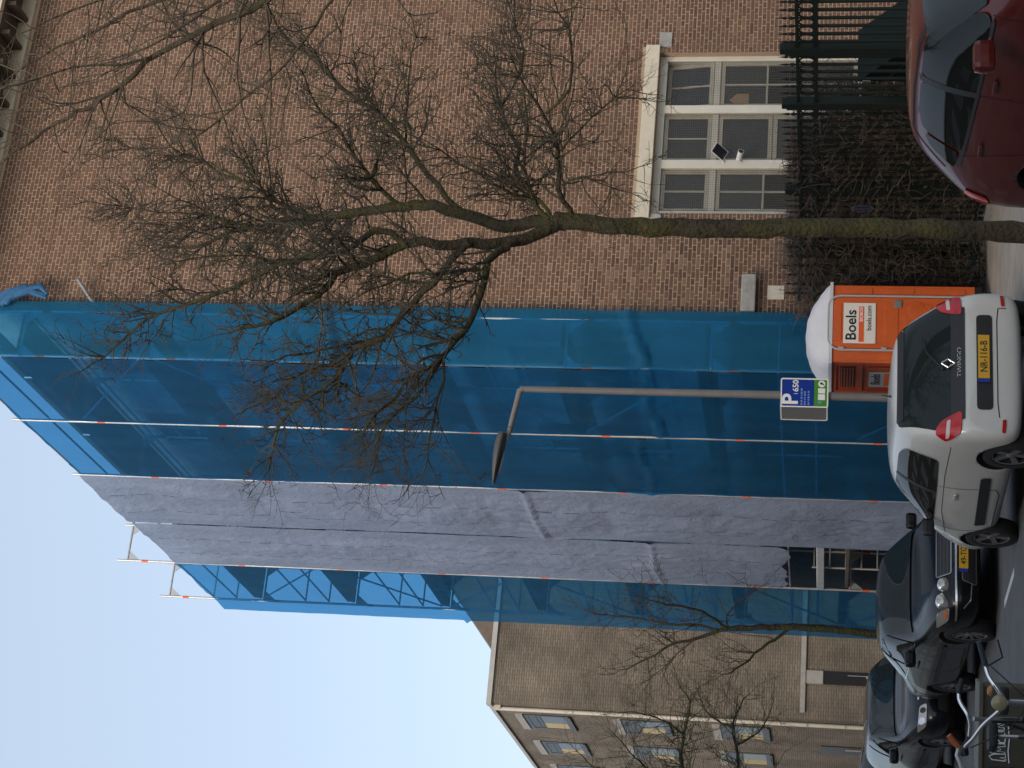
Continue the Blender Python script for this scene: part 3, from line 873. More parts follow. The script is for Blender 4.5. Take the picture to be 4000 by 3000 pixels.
for i in range(5000):
    x = rh_.uniform(-1.0, 0.1); y = rh_.uniform(0.52, 1.65); ht = 2.75 + 0.25 * nz(x * 2.1, 5.5, y) - 0.35 * max(0, -x - 0.5)
    z = PAVE + (ht - PAVE) * rh_.random() ** 0.75
    p = Vector((x, y, z)); d_ = Vector((rh_.gauss(0, 0.75), rh_.gauss(0, 0.5), rh_.uniform(-0.2, 1.0))).normalized()
    L = rh_.uniform(0.10, 0.42); pts = [p]
    for k in range(3):
        d_ = (d_ + Vector((rh_.gauss(0, 0.35), rh_.gauss(0, 0.3), rh_.gauss(0.02, 0.3)))).normalized()
        pts.append(pts[-1] + d_ * L / 3)
    r0 = rh_.choice((0.003, 0.004, 0.005, 0.0065))
    tw.tube(pts, [r0, r0 * 0.85, r0 * 0.65, r0 * 0.4], 3, cap=False)
tag(tw.build('twigs', MATS['hedge_twig'], hedge), kind='stuff')
def leafmesh(n, fn, size, rnd):
    m_ = MB()
    for i in range(n):
        p = fn()
        if p is None: continue
        s = rnd.uniform(*size)
        q = Matrix.Rotation(rnd.uniform(0, 6.28), 3, 'Z') @ Matrix.Rotation(rnd.uniform(-1.2, 1.2), 3, 'X') @ Matrix.Rotation(rnd.uniform(-0.8, 0.8), 3, 'Y')
        m_.add([Vector(p) + q @ Vector(v) for v in ((0, -s, 0), (s * 0.45, 0, s * 0.12), (0, s, 0), (-s * 0.45, 0, s * 0.12))], [(0, 1, 2), (0, 2, 3)])
    return m_
def ivy():
    if rh_.random() < 0.25: return (rh_.uniform(-0.95, 0.1), rh_.uniform(0.75, 1.6), rh_.uniform(PAVE, 2.1))
    y = rh_.uniform(-2.5, 1.1); z = rh_.uniform(PAVE, 2.3)
    if nz(y * 1.6, z * 1.6, 8.1) < -0.02: return None
    return (rh_.gauss(0.30, 0.16), y, z)
def dead():
    y = rh_.uniform(-2.5, 1.1); z = rh_.uniform(0.6, hedge_top(y))
    return (rh_.gauss(0.33, 0.15), y, z)
tag(leafmesh(9000, ivy, (0.02, 0.045), rh_).build('ivy_leaves', MATS['hedge_leaf'], hedge), kind='stuff')
tag(leafmesh(5000, dead, (0.015, 0.03), rh_).build('dry_leaves', MATS['dead_leaf'], hedge), kind='stuff')

# ================================================================== TREES
bark_mat('bark', (0.070, 0.058, 0.040), (0.030, 0.026, 0.020), (0.085, 0.084, 0.028), 0.65)
mat('twig_bark', (0.038, 0.032, 0.024), 0.9, var=0.3, vscale=3, col2=(0.075, 0.068, 0.042))
bark_mat('bark_right', (0.105, 0.085, 0.058), (0.055, 0.043, 0.030), (0.10, 0.10, 0.05), 0.4)
mat('twig_right', (0.095, 0.074, 0.052), 0.9, var=0.3, vscale=3, col2=(0.14, 0.11, 0.075))
bark_mat('bark_far', (0.060, 0.052, 0.038), (0.030, 0.026, 0.020), (0.060, 0.070, 0.025), 0.7)
mat('twig_far', (0.045, 0.036, 0.032), 0.9, col2=(0.07, 0.06, 0.045), vscale=2)

def resample(pts, step, jit, rnd):
    """Catmull-Rom through the points with a little crookedness"""
    P = [Vector(p) for p in pts]
    out = []
    for i in range(len(P) - 1):
        p0, p1, p2, p3 = P[max(0, i - 1)], P[i], P[i + 1], P[min(len(P) - 1, i + 2)]
        n = max(1, int((p2 - p1).length / step))
        for k in range(n):
            t = k / n
            q = 0.5 * ((2 * p1) + (-p0 + p2) * t + (2 * p0 - 5 * p1 + 4 * p2 - p3) * t * t + (-p0 + 3 * p1 - 3 * p2 + p3) * t ** 3)
            out.append(q + Vector((rnd.gauss(0, jit), rnd.gauss(0, jit), rnd.gauss(0, jit))))
    out.append(P[-1])
    return out
def grow(limbs, name, label, mbark, mtwig, base, seed, dens, tl, up, thin=1.0, spur=True, l2=7, sides=3, l2f=(0.22, 0.5), droop=0.0):
    rnd = random.Random(seed)
    root = empty(name, Vector(base), label, 'tree', None)
    off = -Vector(base)
    tw = MB()
    def twig(p, d, L, r, lev):
        n = {1: 6, 2: 4, 3: 2}[lev]
        pts = [p]; dirs = [d]
        for k in range(n):
            wob = 0.19 if lev == 1 else 0.24
            d = (d + Vector((rnd.gauss(0, wob), rnd.gauss(0, wob), rnd.gauss(up * 0.06 - droop, wob)))).normalized()
            pts.append(pts[-1] + d * L / n); dirs.append(d)
        tw.tube([q + off for q in pts], [r * (1 - 0.6 * k / n) for k in range(n + 1)], sides if lev > 1 else max(4, sides), cap=False)
        if lev == 1:
            m_ = max(2, int(l2 * L / tl[1] * rnd.uniform(0.8, 1.3)))
            for j in range(m_):
                t = rnd.uniform(0.15, 1.0); i = min(n - 1, int(t * n)); q = pts[i].lerp(pts[i + 1], t * n - i)
                side = Vector((rnd.gauss(0, 1), rnd.gauss(0, 1), rnd.gauss(up * 0.3, 0.8))).normalized()
                twig(q, (dirs[i] * 0.75 + side).normalized(), L * rnd.uniform(*l2f), r * 0.62, 2)
        elif lev == 2 and spur:
            for j in range(rnd.choice((1, 1, 2, 2))):
                t = rnd.uniform(0.2, 1.0); i = min(n - 1, int(t * n)); q = pts[i].lerp(pts[i + 1], t * n - i)
                side = Vector((rnd.gauss(0, 1), rnd.gauss(0, 1), rnd.gauss(0, 1))).normalized()
                twig(q, (dirs[i] * 0.4 + side).normalized(), rnd.uniform(0.04, 0.13) * tl[1], r * 0.85, 3)
    for nm, pts, r0, r1 in limbs:
        P = resample(pts, 0.12 if nm != 'trunk' else 0.09, 0.004 + 0.010 * (nm != 'trunk') * min(1, r0 * 15), rnd)
        k = len(P)
        rr = [(r1 + (r0 - r1) * (1 - i / (k - 1)) ** 0.7) * thin for i in range(k)]
        mb = MB()
        if nm == 'trunk':
            rr = [q * (1 + 0.07 * nz(i * 0.45, seed, 1) + 0.05 * nz(i * 1.9, seed, 6)) for i, q in enumerate(rr)]
            rr[0] *= 1.25; rr[1] *= 1.12; rr[2] *= 1.05
        mb.tube([q + off for q in P], rr, 20 if nm == 'trunk' else (12 if r0 > 0.05 else 7), cap=True)
        if nm == 'trunk':
            mb.v = [tuple(Vector(v) + Vector((nz(v[0] * 9, v[1] * 9, v[2] * 5), nz(v[1] * 9, v[2] * 5, v[0] * 9), 0)) * 0.02 + Vector((nz(v[0] * 40, v[1] * 40, v[2] * 9), nz(v[1] * 40, v[2] * 9, v[0] * 40), 0)) * 0.014) for v in mb.v]
        mb.build('trunk' if nm == 'trunk' else 'branch', mbark, root)
        if nm == 'trunk': continue
        Ltot = sum((P[i + 1] - P[i]).length for i in range(k - 1))
        cnt = int(Ltot * dens)
        for j in range(cnt):
            t = rnd.uniform(0.12, 1.0) ** 0.85
            i = min(k - 2, int(t * (k - 1)))
            q = P[i]
            if rr[i] > 0.05: continue
            axis = (P[i + 1] - P[i]).normalized()
            side = Vector((rnd.gauss(0, 1), rnd.gauss(0, 1), rnd.gauss(up, 0.8)))
            side = (side - axis * side.dot(axis)).normalized()
            d = (axis * rnd.uniform(0.4, 1.3) + side).normalized()
            L = rnd.uniform(*tl) * (1.0 - 0.45 * t)
            twig(q, d, L, max(0.0068, min(0.013, rr[i] * 0.5)) * thin, 1)
        tip = (P[-1] - P[-3]).normalized()
        for j in range(3):
            twig(P[-1], (tip + Vector((rnd.gauss(0, 0.4), rnd.gauss(0, 0.4), rnd.gauss(0, 0.4)))).normalized(), tl[1] * 0.5, r1 * 0.7, 1)
    tag(tw.build('twigs', mtwig, root), kind='stuff')
    return root
MAIN_TREE = [
 ("trunk", [(1.59,18.5,0.15),(1.6,18.5,0.5),(1.61,18.5,0.98),(1.62,18.5,1.72),(1.61,18.5,2.73),(1.61,18.5,3.49),(1.62,18.5,4.27),(1.66,18.5,4.66),(1.67,18.5,4.89)], 0.1, 0.088),
 ("L1", [(1.66,18.5,4.8),(1.66,18.58,5.13),(1.64,18.69,5.55),(1.76,18.77,5.84),(1.83,18.82,6.06),(1.86,18.89,6.33),(1.85,18.95,6.58),(1.84,19.02,6.88),(1.81,19.09,7.19),(1.76,19.15,7.47),(1.7,19.23,7.8),(1.74,19.27,7.97),(1.65,19.34,8.26),(1.62,19.4,8.54),(1.56,19.47,8.83),(1.43,19.54,9.12),(1.46,19.6,9.42)], 0.072, 0.008),
 ("L2", [(1.66,18.5,4.8),(1.55,18.43,4.99),(1.46,18.36,5.15),(1.41,18.29,5.36),(1.43,18.18,5.67),(1.41,18.07,5.98),(1.36,17.96,6.31),(1.26,17.89,6.49),(1.16,17.8,6.73),(1.06,17.71,6.95),(0.85,17.62,7.1),(0.71,17.55,7.25),(0.61,17.48,7.43),(0.52,17.39,7.66),(0.44,17.3,7.9)], 0.066, 0.007),
 ("L2b", [(1.35,17.9,6.3),(1.51,17.95,6.47),(1.53,17.98,6.63),(1.34,18.05,6.9),(1.27,18.1,7.16),(1.23,18.17,7.47),(1.18,18.22,7.72),(1.05,18.27,7.96),(0.93,18.33,8.22),(0.83,18.39,8.52),(0.71,18.47,8.93),(0.56,18.55,9.34),(0.36,18.61,9.54),(0.2,18.66,9.77),(0.1,18.7,9.97)], 0.036, 0.005),
 ("L2c", [(1.15,17.6,6.7),(1.33,17.4,6.81),(1.46,17.23,6.92),(1.65,17.05,6.93),(1.81,16.9,6.96)], 0.018, 0.004),
 ("L3", [(1.4,18.2,5.29),(1.22,18.04,5.46),(1.04,17.93,5.48),(0.84,17.81,5.5),(0.64,17.69,5.55),(0.42,17.53,5.67),(0.26,17.4,5.77)], 0.042, 0.024),
 ("L3a", [(0.26,17.4,5.77),(0.13,17.31,5.89),(0.03,17.2,6.08),(-0.16,17.1,6.18),(-0.29,17.0,6.32),(-0.49,16.88,6.41),(-0.66,16.8,6.44)], 0.02, 0.004),
 ("L3b", [(0.26,17.4,5.77),(0.01,17.48,5.93),(-0.16,17.54,6.07),(-0.25,17.58,6.18),(-0.41,17.65,6.39),(-0.59,17.7,6.47),(-0.73,17.74,6.49),(-0.95,17.8,6.57)], 0.019, 0.004),
 ("L3c", [(0.26,17.4,5.77),(0.03,17.32,5.74),(-0.13,17.26,5.79),(-0.36,17.18,5.8),(-0.57,17.1,5.83),(-0.85,17.0,5.84)], 0.015, 0.004),
 ("L4", [(1.42,18.1,5.67),(1.36,18.14,5.75),(1.25,18.21,5.88),(1.02,18.34,6.09),(0.81,18.47,6.35),(0.68,18.55,6.49),(0.55,18.62,6.61),(0.42,18.68,6.72),(0.4,18.75,6.91),(0.32,18.81,7.05),(0.04,18.95,7.27),(-0.04,19.0,7.38),(-0.21,19.11,7.65),(-0.42,19.24,7.92),(-0.69,19.35,8.07),(-1.08,19.5,8.16)], 0.04, 0.005),
 ("L4b", [(0.43,18.8,6.75),(0.4,18.7,6.97),(0.35,18.61,7.18),(0.31,18.54,7.35),(0.27,18.49,7.46),(0.24,18.4,7.65),(0.1,18.3,7.84)], 0.018, 0.004),
 ("L4c", [(0.33,18.9,7.07),(0.17,18.96,7.29),(0.12,19.01,7.5),(0.0,19.07,7.77),(-0.23,19.15,8.05),(-0.34,19.2,8.23)], 0.018, 0.004),
 ("L5", [(1.13,17.8,5.52),(1.11,17.71,5.68),(1.1,17.67,5.77),(1.05,17.59,5.91),(1.05,17.47,6.14),(0.94,17.33,6.36),(0.83,17.2,6.58)], 0.022, 0.004),
 ("R1", [(1.69,18.5,4.69),(1.78,18.44,4.72),(1.96,18.32,4.83),(2.25,18.16,4.79),(2.45,18.03,4.83),(2.67,17.9,4.91),(2.76,17.82,4.98),(2.99,17.65,5.13),(3.22,17.5,5.21)], 0.03, 0.005),
 ("R1a", [(2.64,17.7,4.87),(2.75,17.65,4.74),(2.87,17.6,4.63),(3.09,17.54,4.6),(3.42,17.43,4.62),(3.56,17.38,4.72),(3.82,17.3,4.79)], 0.016, 0.005),
 ("R1b", [(2.32,18.0,4.77),(2.51,17.85,4.55),(2.7,17.7,4.32),(2.79,17.62,4.19),(2.89,17.5,3.98)], 0.013, 0.003),
 ("R1c", [(2.01,18.2,4.77),(2.06,18.01,4.56),(1.97,17.79,4.32),(1.9,17.6,4.12)], 0.012, 0.003),
 ("R2", [(1.68,18.5,4.93),(1.75,18.55,5.03),(2.03,18.71,5.22),(2.26,18.83,5.36),(2.46,18.91,5.35),(2.7,19.03,5.48),(2.94,19.15,5.6),(3.19,19.26,5.66),(3.52,19.4,5.72)], 0.03, 0.005),
 ("R2a", [(2.94,19.2,5.59),(3.08,19.26,5.52),(3.25,19.32,5.45),(3.59,19.43,5.41),(3.84,19.52,5.52),(4.17,19.62,5.55),(4.41,19.7,5.6)], 0.014, 0.005),
 ("R2b", [(1.68,18.5,4.9),(1.79,18.53,4.96),(1.97,18.61,5.14),(2.25,18.69,5.25),(2.6,18.79,5.24),(3.0,18.9,5.3),(3.33,19.0,5.34)], 0.022, 0.004),
 ("R3", [(1.95,18.7,5.15),(1.91,18.65,5.23),(1.98,18.53,5.44),(2.11,18.4,5.62),(2.22,18.26,5.82),(2.35,18.12,6.02),(2.45,18.0,6.19)], 0.022, 0.004),
 ("R4", [(1.82,18.8,5.95),(1.88,18.84,6.05),(2.09,18.93,6.21),(2.31,19.03,6.43),(2.55,19.13,6.62),(2.7,19.2,6.76),(2.93,19.3,6.98),(3.0,19.37,7.17),(3.19,19.46,7.42),(3.45,19.58,7.68),(3.63,19.67,7.91),(3.77,19.75,8.13),(3.98,19.83,8.29),(4.2,19.91,8.44),(4.46,20.0,8.58)], 0.034, 0.008),
 ("R4b", [(2.58,19.3,6.66),(2.93,19.18,6.62),(3.19,19.1,6.58),(3.48,19.0,6.54),(3.76,18.9,6.43)], 0.014, 0.004),
 ("R4c", [(1.86,18.9,6.28),(1.93,18.85,6.33),(2.11,18.7,6.48),(2.34,18.56,6.49),(2.51,18.45,6.52),(2.75,18.3,6.54)], 0.016, 0.004),
 ("R5", [(1.86,19.0,6.63),(1.91,18.97,6.68),(2.02,18.91,6.81),(2.24,18.8,6.98),(2.45,18.7,7.12),(2.64,18.62,7.22),(2.77,18.53,7.39),(2.96,18.45,7.48),(3.15,18.37,7.53),(3.31,18.3,7.61)], 0.03, 0.004),
 ("R6", [(1.75,19.2,7.62),(1.79,19.23,7.71),(1.93,19.32,8.08),(2.06,19.39,8.31),(2.19,19.45,8.55),(2.26,19.51,8.79),(2.41,19.58,9.03),(2.48,19.63,9.27),(2.59,19.69,9.47),(2.78,19.74,9.6),(2.98,19.8,9.72)], 0.028, 0.004),
 ("R6a", [(2.41,19.6,9.04),(2.69,19.51,9.1),(2.85,19.45,9.21),(2.98,19.4,9.29)], 0.01, 0.003),
 ("R6b", [(2.47,19.6,9.26),(2.49,19.67,9.53),(2.54,19.75,9.81),(2.64,19.82,10.09),(2.74,19.9,10.37)], 0.009, 0.003),
 ("R7", [(1.71,19.2,7.85),(1.88,19.09,8.08),(2.17,18.97,8.22),(2.4,18.88,8.31),(2.61,18.8,8.37)], 0.016, 0.004),
 ("L6", [(1.62,19.4,8.54),(1.76,19.32,8.79),(1.89,19.25,9.03),(1.99,19.18,9.28),(2.15,19.1,9.54)], 0.014, 0.003),
 ("L7", [(1.66,19.4,8.28),(1.74,19.47,8.66),(1.8,19.52,8.98),(1.83,19.57,9.3),(1.86,19.64,9.75),(1.93,19.7,10.11)], 0.014, 0.003),
 ("L8", [(1.56,19.5,8.84),(1.62,19.45,9.07),(1.67,19.37,9.4),(1.69,19.3,9.73)], 0.01, 0.003),
 ("L9", [(1.18,18.2,7.71),(1.25,18.1,7.97),(1.24,18.0,8.26),(1.21,17.89,8.55),(1.12,17.8,8.79)], 0.013, 0.003),
]
RIGHT_TREE = [
 ("trunk",[(4.7,11.1,0.1),(4.66,11.2,1.5),(4.55,11.4,3.0),(4.2,11.8,4.0),(3.8,12.2,4.6),(3.45,12.6,5.24)],0.13,0.06),
 ("g1",[(3.8,12.2,4.6),(3.4,12.5,5.0),(3.0,12.8,5.4),(2.87,12.9,5.62)],0.03,0.014),
 ("g2",[(3.45,12.6,5.24),(3.25,12.7,5.6),(3.1,12.7,6.39)],0.03,0.014),
 ("A", [(3.45,12.6,5.24),(3.08,12.85,5.67),(2.81,13.11,6.24),(2.72,13.2,6.48),(2.67,13.28,6.68),(2.59,13.38,6.93),(2.49,13.49,7.24),(2.44,13.54,7.36),(2.34,13.6,7.47),(2.22,13.69,7.69),(2.12,13.77,7.91),(2.0,13.89,8.24),(1.87,14.0,8.53),(1.73,14.1,8.81),(1.59,14.2,9.08)], 0.035, 0.006),
 ("B", [(3.07,12.8,5.66),(2.91,13.05,6.31),(2.83,13.17,6.63),(2.71,13.27,6.86),(2.59,13.37,7.12),(2.53,13.45,7.33),(2.46,13.54,7.6),(2.45,13.6,7.77)], 0.018, 0.004),
 ("Cc", [(3.2,12.8,5.85),(2.89,12.93,6.67),(2.79,12.98,7.01),(2.72,13.03,7.28),(2.58,13.07,7.59),(2.47,13.12,7.91),(2.35,13.16,8.15),(2.21,13.2,8.39)], 0.02, 0.004),
 ("D", [(2.46,13.4,7.23),(2.37,13.31,7.47),(2.35,13.24,7.66),(2.33,13.19,7.79),(2.24,13.1,8.04),(2.14,13.0,8.29)], 0.012, 0.004),
 ("E", [(2.26,13.9,7.78),(2.18,13.9,8.07),(2.12,13.9,8.37),(2.08,13.9,8.72)], 0.009, 0.003),
 ("G", [(2.87,12.9,5.62),(2.51,13.05,5.91),(2.34,13.13,6.1),(2.19,13.21,6.32),(2.03,13.29,6.56),(1.83,13.4,6.89)], 0.012, 0.006),
 ("Hh", [(3.1,12.7,6.39),(2.87,12.63,6.95),(2.68,12.57,7.41),(2.56,12.53,7.68),(2.45,12.5,7.94)], 0.014, 0.004),
]
MID_TREE = [
 ("trunk", [(-4.17,32.3,0.07),(-4.16,32.3,1.28),(-4.12,32.3,2.08),(-4.11,32.3,2.76),(-4.16,32.3,3.45),(-4.19,32.3,3.79)], 0.1, 0.06),
 ("a", [(-4.19,32.3,3.79),(-4.31,32.43,4.15),(-4.43,32.53,4.39),(-4.53,32.66,4.75),(-4.78,32.81,5.11),(-4.93,32.91,5.36),(-5.07,33.01,5.61),(-5.2,33.1,5.86)], 0.05, 0.006),
 ("b", [(-4.19,32.3,3.79),(-4.07,32.19,3.99),(-3.94,32.1,4.13),(-3.84,31.98,4.36),(-3.74,31.72,4.85),(-3.6,31.5,5.28)], 0.04, 0.006),
 ("c", [(-4.24,32.3,4.0),(-4.16,32.34,4.26),(-4.17,32.41,4.85),(-4.11,32.48,5.33),(-4.09,32.54,5.81),(-4.05,32.6,6.3)], 0.035, 0.006),
 ("d", [(-4.13,32.3,2.76),(-4.25,32.24,2.87),(-4.38,32.13,3.09),(-4.56,32.01,3.31),(-4.67,31.95,3.42),(-4.82,31.84,3.64),(-4.97,31.7,3.94)], 0.04, 0.006),
 ("e", [(-4.19,32.3,3.79),(-3.94,32.2,3.82),(-3.73,32.09,3.64),(-3.58,31.99,3.46),(-3.43,31.9,3.29)], 0.02, 0.005),
 ("f", [(-4.4,32.3,4.37),(-4.7,32.66,4.69),(-4.99,32.97,4.94),(-5.28,33.3,5.24)], 0.02, 0.005),
]
LEFT_TREE = [
 ("trunk", [(-8.61,34.0,-0.05),(-8.58,34.0,1.23),(-8.46,34.0,2.85),(-8.27,34.0,3.55)], 0.16, 0.12),
 ("a", [(-8.3,34.0,3.31),(-7.63,33.7,4.11),(-6.9,33.44,4.64),(-6.26,33.26,4.6),(-6.01,33.19,4.54),(-5.63,33.08,4.5),(-5.39,33.0,4.66)], 0.07, 0.008),
 ("b", [(-8.46,34.0,2.85),(-7.58,34.35,3.35),(-7.07,34.55,3.66),(-6.67,34.68,3.73),(-6.38,34.78,3.82),(-6.01,34.91,3.7),(-5.77,35.0,3.54)], 0.07, 0.008),
 ("c", [(-7.56,33.4,4.09),(-7.06,32.99,4.89),(-6.71,32.75,5.34),(-6.33,32.54,5.64),(-6.09,32.4,5.86)], 0.04, 0.006),
 ("d", [(-6.25,33.2,4.59),(-6.01,33.05,4.92),(-5.87,32.92,5.28),(-5.82,32.8,5.59)], 0.025, 0.006),
 ("e", [(-6.66,34.6,3.73),(-6.41,34.68,3.34),(-6.12,34.75,3.16),(-5.84,34.8,3.07)], 0.025, 0.006),
 ("f", [(-6.38,34.8,3.82),(-6.23,35.04,4.23),(-5.98,35.23,4.44),(-5.72,35.4,4.56)], 0.025, 0.006),
 ("g", [(-7.56,33.4,4.09),(-7.52,33.55,5.12),(-7.31,33.66,5.89),(-6.97,33.74,6.39),(-6.72,33.8,6.69)], 0.04, 0.006),
]

grow(MAIN_TREE, 'bare_tree', 'crooked leafless street tree with a mossy trunk in front of the brick wall', MATS['bark'], MATS['twig_bark'], (1.6, 18.5, PAVE), 5, 17, (0.4, 1.15), 0.35, l2=10)
grow(RIGHT_TREE, 'bare_tree', 'leafless tree reaching pale brown branches in from the right edge, high up', MATS['bark_right'], MATS['twig_right'], (4.7, 11.1, PAVE), 15, 7.5, (0.5, 1.4), 0.2, spur=False, l2=6)
grow(MID_TREE, 'bare_tree', 'small leafless tree at the far end of the scaffold netting', MATS['bark_far'], MATS['twig_far'], (-4.17, 32.3, PAVE), 25, 11.0, (0.5, 1.5), 0.3, thin=0.75, l2=7)
mat('twig_lichen', (0.060, 0.058, 0.032), 0.9, var=0.3, vscale=3, col2=(0.10, 0.10, 0.055))
grow(LEFT_TREE, 'bare_tree', 'lichen-green leafless tree before the grey block, cut by the left edge', MATS['bark_far'], MATS['twig_lichen'], (-8.6, 34.0, 0.0), 35, 14.0, (0.5, 1.4), 0.3, thin=0.8, l2=9)
# a dark bird-sized clump of dead leaves sits in the crown

# ================================================================== TEXT as thin solid letters
def text_mesh(s, size, mat_, depth=0.002, shear=0.0, bold=0.0, sx=1.0):
    cu = bpy.data.curves.new('letters', 'FONT')
    cu.body = s; cu.size = size; cu.extrude = depth / 2; cu.align_x = 'CENTER'; cu.align_y = 'CENTER'; cu.shear = shear; cu.offset = bold
    cu.resolution_u = 3
    ob = bpy.data.objects.new('letters', cu)
    COL.objects.link(ob)
    bpy.context.view_layer.update()
    me = bpy.data.meshes.new_from_object(ob.evaluated_get(bpy.context.evaluated_depsgraph_get()))
    bpy.data.objects.remove(ob); bpy.data.curves.remove(cu)
    if sx != 1.0:
        for v in me.vertices: v.co.x *= sx
    me.materials.clear(); me.materials.append(mat_)
    return me
def text(name, s, size, mat_, parent, m_, **k):
    return link(name, text_mesh(s, size, mat_, **k), parent, m_)
RX90 = Matrix.Rotation(R(90), 4, 'X')     # letters upright, facing -y

# ================================================================== PORTABLE TOILET
mat('toilet_orange', (0.60, 0.105, 0.016), 0.5, var=0.10, vscale=6, bump=0.15, bscale=60)
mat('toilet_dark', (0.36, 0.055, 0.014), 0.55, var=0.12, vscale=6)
mat('toilet_grey', (0.42, 0.41, 0.40), 0.55)
mat('toilet_roof', (0.60, 0.60, 0.62), 0.5, var=0.05)
mat('sticker_cream', (0.78, 0.74, 0.66), 0.5)
mat('sticker_orange', (0.78, 0.11, 0.012), 0.5)
mat('ink_black', (0.010, 0.010, 0.012), 0.5)
mat('ink_white', (0.80, 0.80, 0.80), 0.5)
mat('vent_dark', (0.05, 0.018, 0.012), 0.7)
TM = Matrix.Translation((0.37, 23.5, 0)) @ FRAME      # local x along the door face, y backwards
wc = empty('portable_toilet', TM, 'orange portable toilet with white domed roof beside the scaffold end', 'portable toilet')
TW, TD, TZ0, TZ1 = 1.07, 1.02, 0.33, 2.09
MB().span((0.02, 0.03, TZ0), (TW - 0.02, TD, TZ1)).build('cabin', MATS['toilet_dark'], wc)
sk = MB()
for x in (0.06, TW - 0.16): sk.span((x, 0.02, PAVE), (x + 0.10, TD - 0.02, TZ0 - 0.002))
sk.span((0.0, 0.0, TZ0 - 0.09), (TW, 0.02, TZ0 - 0.003))
sk.build('skid_base', MATS['black_plastic'], wc)
fp = MB()
fp.bevbox((TW / 2, 0.012, (TZ0 + TZ1) / 2), (TW, 0.03, TZ1 - TZ0), 0.008)
front = fp.build('front_panel', MATS['toilet_orange'], wc)
for (x0, x1, z0, z1) in ((0.035, 0.125, 0.5, 0.98), (0.035, 0.125, 1.15, 1.75), (0.95, 1.03, 0.45, 0.95), (0.95, 1.03, 1.08, 1.5), (0.95, 1.03, 1.6, 1.95)):
    MB().bevbox(((x0 + x1) / 2, -0.006, (z0 + z1) / 2), (x1 - x0, 0.012, z1 - z0), 0.005).build('ribbed_panel', MATS['toilet_orange'], front)
# door with rounded head and pale frame
def arch(x0, x1, z0, z1, r):
    p = [(x0, z0), (x1, z0)]
    for i in range(7):
        a = math.pi / 2 * i / 6; p.append((x1 - r + r * math.cos(a), z1 - r + r * math.sin(a)))
    for i in range(7):
        a = math.pi / 2 + math.pi / 2 * i / 6; p.append((x0 + r + r * math.cos(a), z1 - r + r * math.sin(a)))
    return p
YX = Matrix(((1, 0, 0, 0), (0, 0, -1, 0), (0, 1, 0, 0), (0, 0, 0, 1)))   # (x,z) profile -> faces -y
door = MB().prism(arch(0.19, 0.89, 0.40, 2.12, 0.14), 0.0, 0.020, YX).build('door', MATS['toilet_orange'], wc)
oa = arch(0.165, 0.915, 0.38, 2.145, 0.16)
MB().tube([(x, -0.020, z) for x, z in oa[1:]] + [(oa[0][0], -0.020, oa[0][1])], 0.016, 6).build('door_frame', MATS['toilet_grey'], wc)
for (z0, z1) in ((0.48, 0.80), (0.85, 1.22), (1.26, 1.46)):
    MB().bevbox((0.54, -0.022, (z0 + z1) / 2), (0.52, 0.012, z1 - z0 - 0.03), 0.006).build('moulding', MATS['toilet_orange'], door)
MB().bevbox((0.54, -0.022, 2.03), (0.5, 0.012, 0.10), 0.006).build('moulding', MATS['toilet_orange'], door)
MB().lathe([(0.0, 0.004), (0.10, 0.003), (0.12, 0.0)], 20, Matrix.Translation((0.72, -0.029, 1.05)) @ RX90).build('embossed_disc', MATS['toilet_orange'], door)
MB().bevbox((0.80, -0.03, 1.28), (0.10, 0.025, 0.09), 0.004).build('lock', MATS['steel_grey'], door)
for z in (0.6, 1.45, 1.98):
    MB().bevbox((0.178, -0.035, z), (0.03, 0.03, 0.07), 0.004).build('hinge', MATS['toilet_grey'], door)
sg = MB().bevbox((0.53, -0.030, 1.755), (0.56, 0.006, 0.40), 0.002).build('logo_board', MATS['sticker_cream'], wc)
MB().span((0.27, -0.0352, 1.70), (0.76, -0.0332, 1.765)).build('orange_band', MATS['sticker_orange'], sg)
text('lettering', 'Boels', 0.185, MATS['ink_black'], sg, Matrix.Translation((0.50, -0.0345, 1.855)) @ RX90, bold=0.003, sx=1.05)
text('lettering', 'BIOBOX', 0.055, MATS['ink_white'], sg, Matrix.Translation((0.65, -0.0362, 1.732)) @ RX90, bold=0.001)
text('lettering', 'boels.com', 0.085, MATS['ink_black'], sg, Matrix.Translation((0.60, -0.0345, 1.635)) @ RX90, bold=0.001)
# left flank: recessed panels, louvre, small sticker
LX = Matrix(((0, 0, -1, 0), (-1, 0, 0, 0), (0, 1, 0, 0), (0, 0, 0, 1)))
fl_ = MB()
fl_.span((0.0, 0.03, TZ0), (0.018, 0.10, TZ1)).span((0.0, TD - 0.07, TZ0), (0.018, TD, TZ1)).span((0.0, 0.101, TZ1 - 0.06), (0.018, TD - 0.071, TZ1)).span((0.0, 0.101, TZ0), (0.018, TD - 0.071, TZ0 + 0.08)).span((0.0, 0.101, 1.70), (0.018, TD - 0.071, 1.76)).span((0.0, 0.101, 0.95), (0.018, TD - 0.071, 1.02))
fl_.build('side_frame', MATS['toilet_dark'], wc)
lv = MB().span((0.008, 0.18, 1.80), (0.019, 0.85, 1.98)).build('vent_opening', MATS['vent_dark'], wc)
for i in range(5):
    MB().box((0.004, 0.515, 1.82 + i * 0.036), (0.004, 0.64, 0.012)).build('louvre', MATS['toilet_dark'], lv)
MB().bevbox((0.006, 0.5, 1.36), (0.012, 0.66, 0.56), 0.004).build('side_moulding', MATS['toilet_dark'], wc)
ss = MB().span((-0.004, 0.30, 1.28), (-0.001, 0.78, 1.62)).build('side_sticker', MATS['toilet_grey'], wc)
SM = Matrix(((0, 0, -1, 0), (-1, 0, 0, 0), (0, 1, 0, 0), (0, 0, 0, 1)))
text('lettering', 'Boels', 0.16, MATS['ink_black'], ss, Matrix.Translation((-0.006, 0.53, 1.53)) @ SM, bold=0.002)
